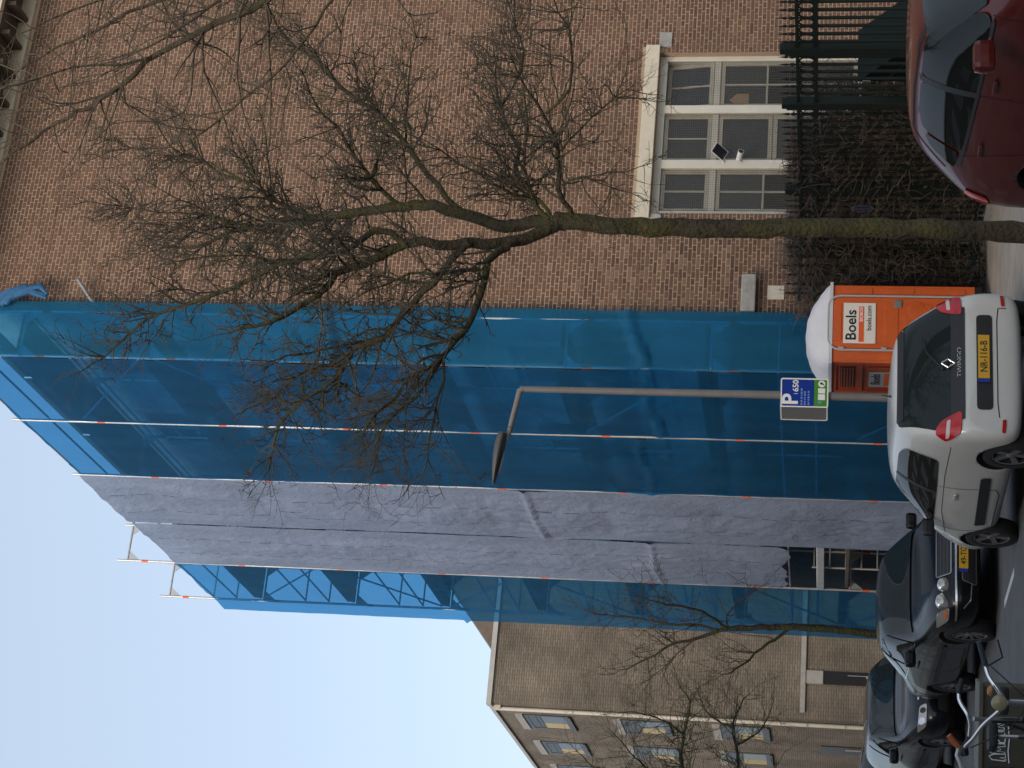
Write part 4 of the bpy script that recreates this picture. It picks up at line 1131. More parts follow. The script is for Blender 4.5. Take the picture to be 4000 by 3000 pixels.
MB().span((-0.0055, 0.33, 1.30), (-0.0042, 0.75, 1.43)).build('orange_band', MATS['sticker_orange'], ss)
# white domed roof
rv, rf_ = [], []
NX, NY = 20, 14
for j in range(NY + 1):
    for i in range(NX + 1):
        u, v = i / NX * 2 - 1, j / NY * 2 - 1
        h = 0.30 * max(0, (1 - abs(u) ** 2.3)) ** 0.75 * max(0, (1 - abs(v) ** 3)) ** 0.6
        h += 0.004 * math.cos(u * 22) * (1 if abs(u) < 0.9 and abs(v) < 0.85 else 0)
        rv.append((TW / 2 + u * (TW / 2 + 0.03), TD / 2 + v * (TD / 2 + 0.03), TZ1 + 0.04 + h))
for j in range(NY):
    for i in range(NX):
        a = j * (NX + 1) + i; rf_.append((a, a + 1, a + NX + 2, a + NX + 1))
ro = MB().add(rv, rf_, True)
ro.span((-0.03, -0.03, TZ1 + 0.001), (TW + 0.03, TD + 0.03, TZ1 + 0.04))
ro.build('roof', MATS['toilet_roof'], wc)

# ================================================================== STREET LAMP with parking signs
mat('lamp_grey', (0.175, 0.165, 0.16), 0.6, 0.1, var=0.12, vscale=4)
mat('lamp_head', (0.075, 0.072, 0.075), 0.5)
mat('lamp_glass', (0.30, 0.30, 0.31), 0.15)
LP = Vector((-0.06, 23.0, PAVE))
lamp = empty('street_lamp', LP, 'grey street lamp on a bent pole in front of the blue netting', 'street lamp')
MB().tube([(0, 0, 0), (0, 0, 1.0), (-0.0, 0, 5.78 - PAVE + 0.2)], [0.062, 0.055, 0.038], 12).build('pole', MATS['lamp_grey'], lamp)
ad = Vector((-0.97, -0.15, 0.20)).normalized()
c0 = Vector((0, 0, 5.98 - PAVE))
MB().tube([c0 - Vector((0, 0, 0.04)), c0 + ad * 0.03, c0 + ad * 0.40, c0 + ad * 0.66], [0.040, 0.040, 0.036, 0.030], 12).build('arm', MATS['lamp_grey'], lamp)
MB().tube([c0 + ad * 0.50, c0 + ad * 0.515], 0.0385, 12).build('collar', MATS['lamp_head'], lamp)
h0 = c0 + ad * 0.58 + Vector((0, 0, 0.06))
hd = (ad + Vector((0, 0, -0.05))).normalized()
up_ = Vector((0, 0, 1)); sd_ = hd.cross(up_).normalized(); up_ = sd_.cross(hd)
hm = Matrix((hd, sd_, up_)).transposed().to_4x4(); hm.translation = h0
hv, hf = [], []
ns, nr = 14, 14
for i in range(ns + 1):
    t = i / ns
    wv = 0.18 * (math.sin(math.pi * min(1, 0.12 + t * 0.80)) ** 0.6) * (1 - 0.25 * t)
    hv_ = 0.11 * (1 - 0.55 * t) * (math.sin(math.pi * min(0.97, 0.15 + 0.82 * t)) ** 0.5)
    for j in range(nr):
        a = 2 * math.pi * j / nr
        z = math.sin(a) * hv_
        if z < 0: z *= 0.45
        hv.append(hm @ Vector((t * 0.66, math.cos(a) * wv, z)))
for i in range(ns):
    for j in range(nr):
        a, b = i * nr + j, i * nr + (j + 1) % nr; hf.append((a, b, b + nr, a + nr))
hf += [tuple(range(nr))[::-1], tuple(range(ns * nr, ns * nr + nr))]
MB().add(hv, hf, True).build('head', MATS['lamp_head'], lamp)
MB().add([hm @ Vector(p) for p in ((0.22, -0.07, -0.052), (0.52, -0.05, -0.036), (0.52, 0.05, -0.036), (0.22, 0.07, -0.052))], [(0, 1, 2, 3)]).build('lens', MATS['lamp_glass'], lamp)
# two parking boards clamped to the pole in a V
mat('sign_blue', (0.006, 0.035, 0.27), 0.5, spec=0.15)
mat('sign_green', (0.06, 0.25, 0.025), 0.5, spec=0.15)
mat('sign_back', (0.20, 0.20, 0.195), 0.5, 0.3)
mat('sign_white', (0.78, 0.80, 0.80), 0.4)
mat('sign_fade', (0.14, 0.24, 0.55), 0.5)
def board(m_, name, label):
    b = empty(name, m_, label, 'parking sign')
    SW, SH = 0.36, 0.58
    def rr(w, h, r):
        p = []
        for cx, cy, a0 in ((w / 2 - r, h / 2 - r, 0), (-w / 2 + r, h / 2 - r, 90), (-w / 2 + r, -h / 2 + r, 180), (w / 2 - r, -h / 2 + r, 270)):
            for i in range(5):
                a = R(a0 + 90 * i / 4); p.append((cx + r * math.cos(a), cy + r * math.sin(a)))
        return p
    outer, inner = rr(SW, SH, 0.025), rr(SW - 0.03, SH - 0.03, 0.015)
    n = len(outer); rim = MB()
    vs = [(x, -0.012, z) for x, z in outer] + [(x, -0.012, z) for x, z in inner] + [(x, 0.012, z) for x, z in outer] + [(x, 0.012, z) for x, z in inner]
    fs = []
    for i in range(n):
        j = (i + 1) % n
        fs += [(i, j, j + n, i + n), (i + 2 * n, i + 3 * n, j + 3 * n, j + 2 * n), (i, i + 2 * n, j + 2 * n, j), (i + n, j + n, j + 3 * n, i + 3 * n)]
    rim.add(vs, fs).build('rim', MATS['sign_white'], b)
    MB().span((-SW / 2 + 0.013, -0.006, -SH / 2 + 0.013), (SW / 2 - 0.013, 0.006, SH / 2 - 0.013)).build('panel', MATS['sign_back'], b)
    f = MB().span((-SW / 2 + 0.015, -0.009, -0.115), (SW / 2 - 0.015, -0.0065, SH / 2 - 0.015)).build('blue_field', MATS['sign_blue'], b)
    g = MB().span((-SW / 2 + 0.015, -0.009, -SH / 2 + 0.015), (SW / 2 - 0.015, -0.0065, -0.117)).build('green_field', MATS['sign_green'], b)
    text('letter_p', 'P', 0.27, MATS['sign_white'], f, Matrix.Translation((-0.085, -0.0105, 0.165)) @ RX90, bold=0.006)
    text('zone_number', '650', 0.098, MATS['sign_white'], f, Matrix.Translation((0.085, -0.0105, 0.105)) @ RX90, bold=0.002)
    text('zone_letter', 'i', 0.075, MATS['sign_white'], f, Matrix.Translation((-0.012, -0.0105, 0.105)) @ RX90)
    tn = MB()
    rq = random.Random(5)
    for z in (0.035, -0.005, -0.05):
        x = -0.15
        while x < (0.02 if z < 0 else 0.05):
            w = rq.uniform(0.012, 0.03); tn.span((x, -0.0103, z - 0.012), (x + w, -0.0092, z + 0.010)); x += w + rq.uniform(0.006, 0.014)
    tag(tn.build('small_print', MATS['sign_fade'], f), kind='stuff')
    for x0, x1 in ((-0.085, -0.012), (-0.002, 0.060)):
        MB().span((x0, -0.0105, -0.250), (x1, -0.0092, -0.165)).build('pictogram', MATS['sign_white'], g)
    ad_ = MB().prism([(0.115 + 0.043 * math.cos(q), -0.208 + 0.043 * math.sin(q)) for q in [2 * math.pi * i / 16 for i in range(16)]], 0.0092, 0.0105, YX).build('arrow_disc', MATS['sign_white'], g)
    MB().prism([(0.100, -0.235), (0.112, -0.240), (0.128, -0.212), (0.140, -0.216), (0.128, -0.182), (0.098, -0.200), (0.112, -0.206)], 0.0107, 0.0115, YX).build('arrow', MATS['ink_black'], ad_)
    MB().span((-0.13, -0.0105, -0.205), (-0.10, -0.0092, -0.165)).build('pictogram', MATS['sign_fade'], g)
    return b
sm1 = Matrix.Translation(LP + Vector((0.035, -0.085, 2.28))) @ Matrix.Rotation(R(-8), 4, 'Z')
board(sm1, 'parking_sign', 'blue and green parking sign with a white P facing the viewer')
sm2 = Matrix.Translation(LP + Vector((-0.215, 0.15, 2.285))) @ Matrix.Rotation(R(119), 4, 'Z')
board(sm2, 'parking_sign', 'grey backed parking sign seen from behind on the lamp post')

# ================================================================== BICYCLES at the lower left and the cabinet behind them
mat('chrome', (0.70, 0.70, 0.71), 0.18, 0.95)
mat('dull_alloy', (0.36, 0.36, 0.37), 0.38, 0.8)
mat('rubber', (0.014, 0.014, 0.015), 0.7)
mat('grip_blue', (0.030, 0.042, 0.060), 0.7)
mat('grip_orange', (0.42, 0.095, 0.022), 0.7)
mat('bike_red', (0.14, 0.010, 0.014), 0.3, coat=0.5)
mat('bike_white', (0.50, 0.50, 0.50), 0.35, coat=0.4)
mat('bike_black', (0.012, 0.012, 0.013), 0.35, coat=0.4)
mat('lamp_yellow', (0.30, 0.26, 0.14), 0.2)
mat('amber', (0.30, 0.13, 0.03), 0.2)
def bike(name, label, hx, hy, hz, heading, bar, grips, colour, barmat, lampy=True):
    """hx,hy,hz: where the bar meets the stem; heading: the way the front wheel points; bar in world points"""
    t = empty(name, Vector((hx, hy, 0)), label, 'bicycle')
    off = -Vector((hx, hy, 0))
    f = Vector((math.cos(heading), math.sin(heading), 0))
    def P(a, z): return f * a + Vector((0, 0, z))
    fw_, rw = P(0.28, 0.34), P(-0.78, 0.34)
    for c, nm in ((fw_, 'front_wheel'), (rw, 'rear_wheel')):
        wm = Matrix((f, UP, f.cross(UP))).transposed().to_4x4(); wm.translation = c
        rim = MB()
        pts = [wm @ Vector((0.315 * math.cos(2 * math.pi * i / 28), 0.315 * math.sin(2 * math.pi * i / 28), 0)) for i in range(29)]
        rim.tube(pts, 0.011, 5, cap=False)
        for i in range(18):
            a = 2 * math.pi * i / 18; rim.tube([c, wm @ Vector((0.31 * math.cos(a), 0.31 * math.sin(a), 0))], 0.0014, 3, cap=False)
        w = rim.build(nm, MATS['dull_alloy'], t)
        pts = [wm @ Vector((0.335 * math.cos(2 * math.pi * i / 28), 0.335 * math.sin(2 * math.pi * i / 28), 0)) for i in range(29)]
        MB().tube(pts, 0.018, 6, cap=False).build('tyre', MATS['rubber'], w)
        pts = [wm @ Vector((0.375 * math.cos(a), 0.375 * math.sin(a), 0)) for a in [R(20 + 8 * i) for i in range(21)]]
        MB().tube(pts, 0.022, 6).build('mudguard', MATS['bike_black'], w)
    head, bb, seat = P(-0.02, hz - 0.10), P(-0.42, 0.30), P(-0.56, 0.82)
    fr = MB().tube([head, P(0.03, hz - 0.28)], 0.02, 10).tube([P(0.03, hz - 0.28), bb], 0.019, 8).tube([bb, seat], 0.016, 8).tube([head + Vector((0, 0, -0.05)), seat + Vector((0, 0, -0.16))], 0.016, 8).tube([bb, rw], 0.011, 6).tube([seat + Vector((0, 0, -0.15)), rw], 0.010, 6)
    fr.tube([P(0.04, hz - 0.30), P(0.14, 0.62), fw_], 0.013, 8)
    fr.build('frame', colour, t)
    MB().tube([P(-0.02, hz - 0.14), P(-0.005, hz), P(0.0, hz + 0.01)], 0.014, 8).build('stem', MATS['dull_alloy'], t)
    ch_ = MB().tube([seat, P(-0.58, 0.95)], 0.013, 8).build('seat_post', MATS['dull_alloy'], t)
    MB().bevbox(P(-0.60, 0.98), (0.20, 0.17, 0.06), 0.025, Matrix.Rotation(heading, 3, 'Z')).build('saddle', MATS['rubber'], t)
    MB().lathe([(0, -0.02), (0.09, -0.02), (0.09, 0.02), (0, 0.02)], 20, Matrix.Translation(bb + f.cross(UP) * 0.05) @ Matrix((f, UP, f.cross(UP))).transposed().to_4x4()).build('chainring', MATS['dull_alloy'], t)
    B = [Vector(p) + off for p in bar]
    br_ = random.Random(1)
    bs = resample([tuple(p) for p in B], 0.02, 0.0, br_)
    hb = MB().tube(bs, 0.0115, 10).build('handlebar', barmat, t)
    for (i0, i1, gm, r) in grips:
        seg = resample([tuple(p) for p in B[i0:i1 + 1]], 0.02, 0.0, br_)
        MB().tube(seg, r, 10).build('grip', gm, hb)
    if lampy:
        lm = Matrix.Translation(P(0.10, hz + 0.06)) @ Matrix.Rotation(heading, 4, 'Z') @ Matrix.Rotation(R(90), 4, 'Y')
        l_ = MB().lathe([(0.012, -0.10), (0.03, -0.085), (0.043, -0.03), (0.046, 0.0), (0.044, 0.004)], 18, lm).build('headlamp', MATS['dull_alloy'], t)
        MB().lathe([(0.044, 0.003), (0.03, 0.012), (0.0, 0.016)], 18, lm).build('lens', MATS['lamp_yellow'], l_)
        bl = Matrix.Translation(B[3] + Vector((0, -0.02, 0.035)))
        MB().lathe([(0.0, 0.03), (0.02, 0.026), (0.032, 0.008), (0.033, 0.0), (0.0, 0.0)], 16, bl).build('bell', MATS['amber'], hb)
        lv_ = MB().tube([B[1] + Vector((0, -0.01, -0.01)), B[1] + Vector((0.06, -0.04, -0.09)), B[0] + Vector((0.02, -0.05, -0.10))], 0.006, 6)
        lv_.build('brake_lever', MATS['black_plastic'], hb)
        MB().tube([B[1] + Vector((0.0, -0.02, -0.03)), B[3] + Vector((0.02, -0.10, -0.10)), P(0.10, hz - 0.12), P(0.06, hz - 0.35)], 0.004, 5).build('cable', MATS['rubber'], hb)
        MB().tube([B[8] + Vector((0.0, -0.02, -0.03)), B[6] + Vector((0.0, -0.10, -0.14)), P(0.10, hz - 0.10), P(0.05, hz - 0.4)], 0.004, 5).build('cable', MATS['rubber'], hb)
    return t
b1 = [(-1.42, 10.9, 1.17), (-1.56, 10.9, 1.13), (-1.62, 10.88, 1.11), (-1.69, 10.85, 1.06), (-1.76, 10.84, 1.02), (-1.81, 10.84, 1.06), (-1.9, 10.88, 1.14), (-1.98, 10.9, 1.19), (-2.04, 10.94, 1.23), (-2.09, 11.0, 1.22)]
bike('bicycle', 'bicycle with a round headlamp and dark grips, nearest at the lower left', -1.76, 10.86, 1.0, R(-82), b1, [(0, 1, MATS['grip_blue'], 0.0165), (8, 9, MATS['rubber'], 0.0165)], MATS['bike_red'], MATS['chrome'])
b2 = [(-1.75, 11.62, 1.21), (-1.84, 11.6, 1.23), (-1.89, 11.58, 1.22), (-1.95, 11.55, 1.18), (-2.01, 11.55, 1.16), (-2.07, 11.58, 1.16), (-2.10, 11.6, 1.16), (-2.22, 11.64, 1.2)]
bike('bicycle', 'bicycle with chrome bars and black grips, behind the headlamp bicycle', -1.98, 11.56, 1.13, R(-70), b2, [(0, 1, MATS['rubber'], 0.017), (6, 7, MATS['rubber'], 0.0175)], MATS['bike_black'], MATS['chrome'], False)
b3 = [(-2.17, 12.0, 1.26), (-2.24, 12.0, 1.2), (-2.29, 11.98, 1.21), (-2.33, 11.97, 1.19), (-2.45, 11.97, 1.16), (-2.56, 11.98, 1.20), (-2.62, 12.0, 1.19), (-2.70, 12.0, 1.25)]
bike('bicycle', 'bicycle with orange grips and white bars at the left edge', -2.45, 11.98, 1.14, R(-75), b3, [(0, 1, MATS['grip_orange'], 0.019), (6, 7, MATS['grip_orange'], 0.019)], MATS['bike_white'], MATS['bike_white'], False)
mat('cabinet_olive', (0.062, 0.056, 0.036), 0.6, var=0.2, vscale=4, bump=0.1)
mat('cabinet_top', (0.10, 0.09, 0.06), 0.6, var=0.2, vscale=6)
CM = Matrix.Translation((-2.24, 12.75, 0)) @ Matrix.Rotation(R(4), 4, 'Z')
cab = empty('utility_cabinet', CM, 'olive street cabinet with white graffiti behind the bicycles', 'utility cabinet')
MB().bevbox((0, 0.16, 0.50), (0.56, 0.32, 0.98), 0.01).build('body', MATS['cabinet_olive'], cab)
MB().bevbox((0, 0.16, 1.005), (0.60, 0.36, 0.03), 0.006).build('lid', MATS['cabinet_top'], cab)
MB().bevbox((-0.13, -0.004, 0.50), (0.25, 0.012, 0.90), 0.004).build('door', MATS['cabinet_olive'], cab)
MB().bevbox((0.13, -0.004, 0.50), (0.25, 0.012, 0.90), 0.004).build('door', MATS['cabinet_olive'], cab)
gf = MB()
def stroke(pts):
    gf.tube([(x, -0.013, z) for x, z in pts], 0.0045, 5)
g0x, g0z, gs = -0.10, 0.90, 0.115
def GT(pts): stroke([(g0x + a * gs, g0z + b * gs) for a, b in pts])
GT([(-1.0, -0.5), (-0.95, 0.25), (-0.75, 0.42), (-0.62, 0.15), (-0.6, -0.5), (-0.8, -0.55), (-0.82, -0.2), (-0.9, -0.55), (-1.0, -0.5)])
GT([(-0.62, -0.4), (-0.55, 0.35), (-0.35, 0.1), (-0.2, 0.4), (-0.02, 0.3), (0.0, -0.45), (-0.16, -0.5), (-0.2, -0.05), (-0.34, -0.25), (-0.45, -0.05), (-0.48, -0.5), (-0.62, -0.4)])
GT([(0.05, -0.45), (0.32, -0.5), (0.45, -0.2), (0.25, 0.02), (0.42, 0.2), (0.35, 0.42), (0.1, 0.42), (0.02, 0.15), (0.2, -0.1), (0.05, -0.2), (0.05, -0.45)])
GT([(0.5, -0.45), (0.52, 0.38), (0.68, 0.4), (0.7, -0.45), (0.5, -0.45)])
GT([(0.76, 0.4), (0.78, -0.42), (0.92, -0.42), (0.95, 0.0), (1.1, -0.4), (1.2, -0.3), (1.06, 0.1), (1.18, 0.35), (1.0, 0.38), (0.92, 0.2), (0.88, 0.42), (0.76, 0.4)])
GT([(-1.1, -0.72), (-0.4, -0.66), (0.3, -0.72), (1.2, -0.64)])
gf.build('graffiti', MATS['ink_white'], cab)

# ================================================================== CARS
def paint(name, col, rough=0.28, metal=0.0, coat=1.0, spec=0.5):
    m = mat(name, col, rough, metal, coat=coat, spec=spec, var=0.05, vscale=2.0)
    return m
paint('paint_white', (0.58, 0.58, 0.55), 0.35, coat=0.7)
paint('paint_red', (0.085, 0.012, 0.010), 0.30, coat=0.5, spec=0.25)
paint('paint_black', (0.005, 0.005, 0.006), 0.25, coat=0.3, spec=0.2)
paint('paint_navy', (0.006, 0.007, 0.011), 0.25, coat=0.35, spec=0.2)
paint('paint_blue', (0.03, 0.05, 0.11), 0.3)
glass_mat('car_glass', (0.007, 0.009, 0.009), 1.0, 0.03)
glass_mat('car_glass_clear', (0.016, 0.022, 0.022), 1.0, 0.02)
for _g in ('car_glass', 'car_glass_clear'): MATS[_g].node_tree.nodes['Principled BSDF'].inputs['Specular IOR Level'].default_value = 0.22
mat('trim_black', (0.014, 0.014, 0.015), 0.5)
mat('seam', (0.010, 0.010, 0.010), 0.8)
mat('tail_red', (0.42, 0.008, 0.010), 0.15, coat=0.2, var=0.35, vscale=9)
mat('tail_clear', (0.55, 0.46, 0.45), 0.15, coat=0.6)
mat('head_glass', (0.42, 0.40, 0.36), 0.08, 0.5, coat=1.0)
mat('indicator', (0.55, 0.16, 0.04), 0.15, coat=1.0)
mat('tyre', (0.014, 0.014, 0.015), 0.85, bump=0.2, bscale=90)
mat('alloy', (0.30, 0.30, 0.31), 0.35, 0.8)
mat('alloy_dark', (0.10, 0.10, 0.105), 0.45, 0.5)
mat('plate_yellow', (0.62, 0.35, 0.020), 0.45)
mat('plate_blue', (0.012, 0.03, 0.26), 0.45)
mat('under', (0.006, 0.006, 0.006), 0.9)

def chaikin(p, n=2, closed=True):
    for _ in range(n):
        q = []
        k = len(p)
        for i in range(k if closed else k - 1):
            a, b = p[i], p[(i + 1) % k]
            q += [(a[0] * .75 + b[0] * .25, a[1] * .75 + b[1] * .25), (a[0] * .25 + b[0] * .75, a[1] * .25 + b[1] * .75)]
        p = q
    return p
def rnd_poly(p, r=0.25):
    """soften the corners of an outline while keeping its sides straight"""
    q = []
    k = len(p)
    for i in range(k):
        a, b, c = p[i - 1], p[i], p[(i + 1) % k]
        la = math.hypot(a[0] - b[0], a[1] - b[1]); lc = math.hypot(c[0] - b[0], c[1] - b[1])
        ra, rc = min(r, la * .45), min(r, lc * .45)
        p0 = (b[0] + (a[0] - b[0]) / la * ra, b[1] + (a[1] - b[1]) / la * ra)
        p2 = (b[0] + (c[0] - b[0]) / lc * rc, b[1] + (c[1] - b[1]) / lc * rc)
        for t in (0, .25, .5, .75, 1):
            q.append(((1 - t) ** 2 * p0[0] + 2 * t * (1 - t) * b[0] + t * t * p2[0], (1 - t) ** 2 * p0[1] + 2 * t * (1 - t) * b[1] + t * t * p2[1]))
    return q

class Car:
    def __init__(self, name, label, mw, stations, body_mat, wheels, wheel_r, track, rim_style='five', arch=0.05, cat='car'):
        self.root = empty(name, mw, label, cat, 'cars parked along the kerb')
        self.bm_ = body_mat
        rows = []
        for (x, zb, wl, zm, wm, zbelt, wb, zrail, wr, zt) in stations:
            rows.append([(x, 0, zb), (x, wl * .8, zb), (x, wl, zb + .07), (x, wm, zm), (x, wb, zbelt), (x, wr, zrail), (x, wr * .62, zt - .22 * (zt - zrail)), (x, 0, zt)])
        n = len(rows[0])
        full = []
        for r in rows:
            full.append([(p[0], p[1], p[2]) for p in r] + [(p[0], -p[1], p[2]) for p in r[-2:0:-1]])
        k = len(full[0])
        vs = [p for r in full for p in r]
        fs = []
        for i in range(len(full) - 1):
            for j in range(k):
                a, b = i * k + j, i * k + (j + 1) % k
                fs.append((a, a + k, b + k, b))
        fs.append(tuple(range(k)))
        fs.append(tuple(range((len(full) - 1) * k, len(full) * k))[::-1])
        me = bpy.data.meshes.new('body')
        me.from_pydata(vs, [], fs)
        me.materials.append(body_mat); me.materials.append(MATS['under'])
        me.polygons.foreach_set('use_smooth', [True] * len(fs))
        ob = link('tmp_body', me)
        sm = ob.modifiers.new('s', 'SUBSURF'); sm.levels = 3; sm.render_levels = 3
        cutters = []
        for wx in wheels:
            for sgn in (1, -1):
                c = MB().lathe([(0.0, -0.16), (wheel_r + arch, -0.16), (wheel_r + arch, 0.4), (0.0, 0.4)], 32, Matrix.Translation((wx, sgn * (track - 0.12), wheel_r + 0.012)) @ Matrix.Rotation(R(-90 * sgn), 4, 'X'))
                co = c.build('tmp_cut', MATS['under'])
                bb = bmesh.new(); bb.from_mesh(co.data); bmesh.ops.remove_doubles(bb, verts=bb.verts, dist=1e-5); bmesh.ops.recalc_face_normals(bb, faces=bb.faces); bb.to_mesh(co.data); bb.free()
                cutters.append(co)
                b_ = ob.modifiers.new('b', 'BOOLEAN'); b_.operation = 'DIFFERENCE'; b_.object = co; b_.solver = 'EXACT'
                try: b_.material_mode = 'TRANSFER'
                except Exception: pass
        bpy.context.view_layer.update()
        dg = bpy.context.evaluated_depsgraph_get()
        bme = bpy.data.meshes.new_from_object(ob.evaluated_get(dg))
        for c in cutters: bpy.data.objects.remove(c)
        # smooth mesh (no cuts) for projecting the details
        for b_ in [q for q in ob.modifiers if q.type == 'BOOLEAN']: ob.modifiers.remove(b_)
        bpy.context.view_layer.update()
        sme = bpy.data.meshes.new_from_object(ob.evaluated_get(bpy.context.evaluated_depsgraph_get()))
        self.bvh = BVHTree.FromPolygons([v.co.copy() for v in sme.vertices], [list(p.vertices) for p in sme.polygons])
        bpy.data.meshes.remove(sme)
        bpy.data.objects.remove(ob)
        self.body = link('body', bme, self.root)
        for wx in wheels:
            for sgn in (1, -1):
                self.wheel(wx, sgn, wheel_r, track, rim_style)
    def cast(self, axis, a, b):
        if axis == 'L': o, d = Vector((a, 3, b)), Vector((0, -1, 0))
        elif axis == 'R': o, d = Vector((a, -3, b)), Vector((0, 1, 0))
        elif axis == 'rear': o, d = Vector((-3, a, b)), Vector((1, 0, 0))
        elif axis == 'front': o, d = Vector((9, a, b)), Vector((-1, 0, 0))
        elif axis == 'top': o, d = Vector((a, b, 5)), Vector((0, 0, -1))
        hit, nrm, idx, dist = self.bvh.ray_cast(o, d)
        if hit is None:
            hit, nrm, idx, dist = self.bvh.find_nearest(o + d * (2.2 if axis in 'LR' else 3.2))
            nrm = -d
        if nrm.dot(d) > 0: nrm = -nrm
        return hit, nrm
    def patch(self, name, outline, axis, m_, off=0.006, step=0.06, parent=None):
        k = len(outline)
        pts = []
        for i in range(k):
            a, b = outline[i], outline[(i + 1) % k]
            L = math.hypot(b[0] - a[0], b[1] - a[1]); q = max(1, int(L / step))
            for t in range(q): pts.append((a[0] + (b[0] - a[0]) * t / q, a[1] + (b[1] - a[1]) * t / q))
        nb = len(pts)
        x0, x1 = min(p[0] for p in pts), max(p[0] for p in pts); y0, y1 = min(p[1] for p in pts), max(p[1] for p in pts)
        def inside(x, y):
            c = False
            for i in range(nb):
                a, b = pts[i], pts[i - 1]
                if (a[1] > y) != (b[1] > y) and x < (b[0] - a[0]) * (y - a[1]) / (b[1] - a[1]) + a[0]: c = not c
            return c
        gx = x0 + step * .5
        inner = []
        while gx < x1:
            gy = y0 + step * .5
            while gy < y1:
                if inside(gx, gy) and min(math.hypot(gx - p[0], gy - p[1]) for p in pts) > step * .4: inner.append((gx, gy))
                gy += step
            gx += step
        V, E, F, *_ = geometry.delaunay_2d_cdt([Vector(p) for p in pts + inner], [], [list(range(nb))], 1, 1e-6)
        vs = []
        for v in V:
            h, n = self.cast(axis, v[0], v[1]); vs.append(h + n * off)
        flip = axis in ('L', 'rear')
        fs = [tuple(f)[::-1] if flip else tuple(f) for f in F]
        return MB().add(vs, fs, True).build(name, m_, parent or self.root)
    def both(self, name, outline, m_, off=0.006, step=0.06, parent=None):
        return [self.patch(name, outline, s, m_, off, step, parent) for s in ('L', 'R')]
    def line(self, name, pts, axis, w=0.008, m_=None, off=0.003, closed=False, parent=None):
        P = []
        if closed: pts = list(pts) + [pts[0]]
        for i in range(len(pts) - 1):
            a, b = pts[i], pts[i + 1]; q = max(1, int(math.hypot(b[0] - a[0], b[1] - a[1]) / 0.05))
            P += [(a[0] + (b[0] - a[0]) * t / q, a[1] + (b[1] - a[1]) * t / q) for t in range(q)]
        P.append(pts[-1])
        vs, fs = [], []
        for i, p in enumerate(P):
            a, b = P[max(0, i - 1)], P[min(len(P) - 1, i + 1)]
            d = Vector((b[0] - a[0], b[1] - a[1])); d.normalize(); nn = Vector((-d.y, d.x)) * w / 2
            for s in (-1, 1):
                h, n = self.cast(axis, p[0] + nn.x * s, p[1] + nn.y * s); vs.append(h + n * off)
            if i: fs.append((2 * i - 2, 2 * i - 1, 2 * i + 1, 2 * i))
        return MB().add(vs, fs, True).build(name, m_ or MATS['seam'], parent or self.body)
    def wheel(self, wx, sgn, r, track, style):
        m_ = Matrix.Translation((wx, sgn * track, r)) @ Matrix.Rotation(R(-90 * sgn), 4, 'X')   # local z outwards
        rr = r * 0.68
        hub = MB().lathe([(0.0, -0.02), (rr * .9, -0.02)], 24, m_).lathe([(rr * 0.97, 0.06), (rr, 0.075), (rr * 1.02, 0.07), (rr * 1.02, -0.09)], 28, m_)
        w = hub.build('wheel', MATS['alloy_dark'], self.root)
        MB().lathe([(rr * 1.0, -0.09), (r * 0.96, -0.085), (r, -0.06), (r, 0.06), (r * 0.965, 0.082), (rr * 1.02, 0.078)], 36, m_).build('tyre', MATS['tyre'], w)
        sp = MB().lathe([(0.0, 0.062), (0.045, 0.06), (0.05, 0.045)], 16, m_)
        n = {'five': 5, 'seven': 7, 'ten': 10}[style]
        for i in range(n):
            q = m_ @ Matrix.Rotation(2 * math.pi * i / n + 0.3, 4, 'Z')
            a, b = (0.026, 0.034) if n < 8 else (0.014, 0.018)
            sp.add([q @ Vector(p) for p in ((0.02, -a, 0.052), (rr * .99, -b, 0.066), (rr * .99, b, 0.066), (0.02, a, 0.052), (0.02, -a, 0.0), (rr * .99, -b, 0.0), (rr * .99, b, 0.0), (0.02, a, 0.0))], [(0, 1, 2, 3), (0, 4, 5, 1), (3, 2, 6, 7)])
        sp.lathe([(rr * 0.93, 0.064), (rr * 1.0, 0.072)], 28, m_)
        sp.build('rim', MATS['alloy'], w)
    def mirror(self, x, y, z, m_, s=1.0):
        for sgn in (1, -1):
            mm = MB().bevbox((x, sgn * y, z), (0.10 * s, 0.20 * s, 0.13 * s), 0.04 * s)
            mm.tube([(x, sgn * (y - 0.14), z - 0.05), (x, sgn * (y - 0.05), z - 0.02)], 0.022, 6)
            o = mm.build('wing_mirror', m_, self.root)
    def handle(self, x, z, axis, m_):
        h, n = self.cast(axis, x, z)
        s = 1 if axis == 'L' else -1
        MB().bevbox(h + n * 0.018, (0.17, 0.022, 0.03), 0.009).build('door_handle', m_, self.root)
    def plate(self, axis, z, txt, tilt=0.0, y=0.0):
        h, n = self.cast(axis, y, z)
        q = Matrix.Translation(h + n * 0.014)
        basis = Matrix(((0, 0, -1, 0), (-1, 0, 0, 0), (0, 1, 0, 0), (0, 0, 0, 1))) if axis == 'rear' else Matrix(((0, 0, 1, 0), (1, 0, 0, 0), (0, 1, 0, 0), (0, 0, 0, 1)))
        q = q @ basis @ Matrix.Rotation(tilt, 4, 'X')
        p = link('number_plate', MB().box((0.022, 0, 0), (0.476, 0.11, 0.006)).mesh('number_plate', MATS['plate_yellow']), self.root, q)
        link('blue_strip', MB().box((-0.238, 0, 0), (0.043, 0.11, 0.0062)).mesh('blue_strip', MATS['plate_blue']), p)
        text('characters', txt, 0.098, MATS['ink_black'], p, Matrix.Translation((0.022, -0.003, 0.0042)), bold=0.001, sx=0.86)
        return p

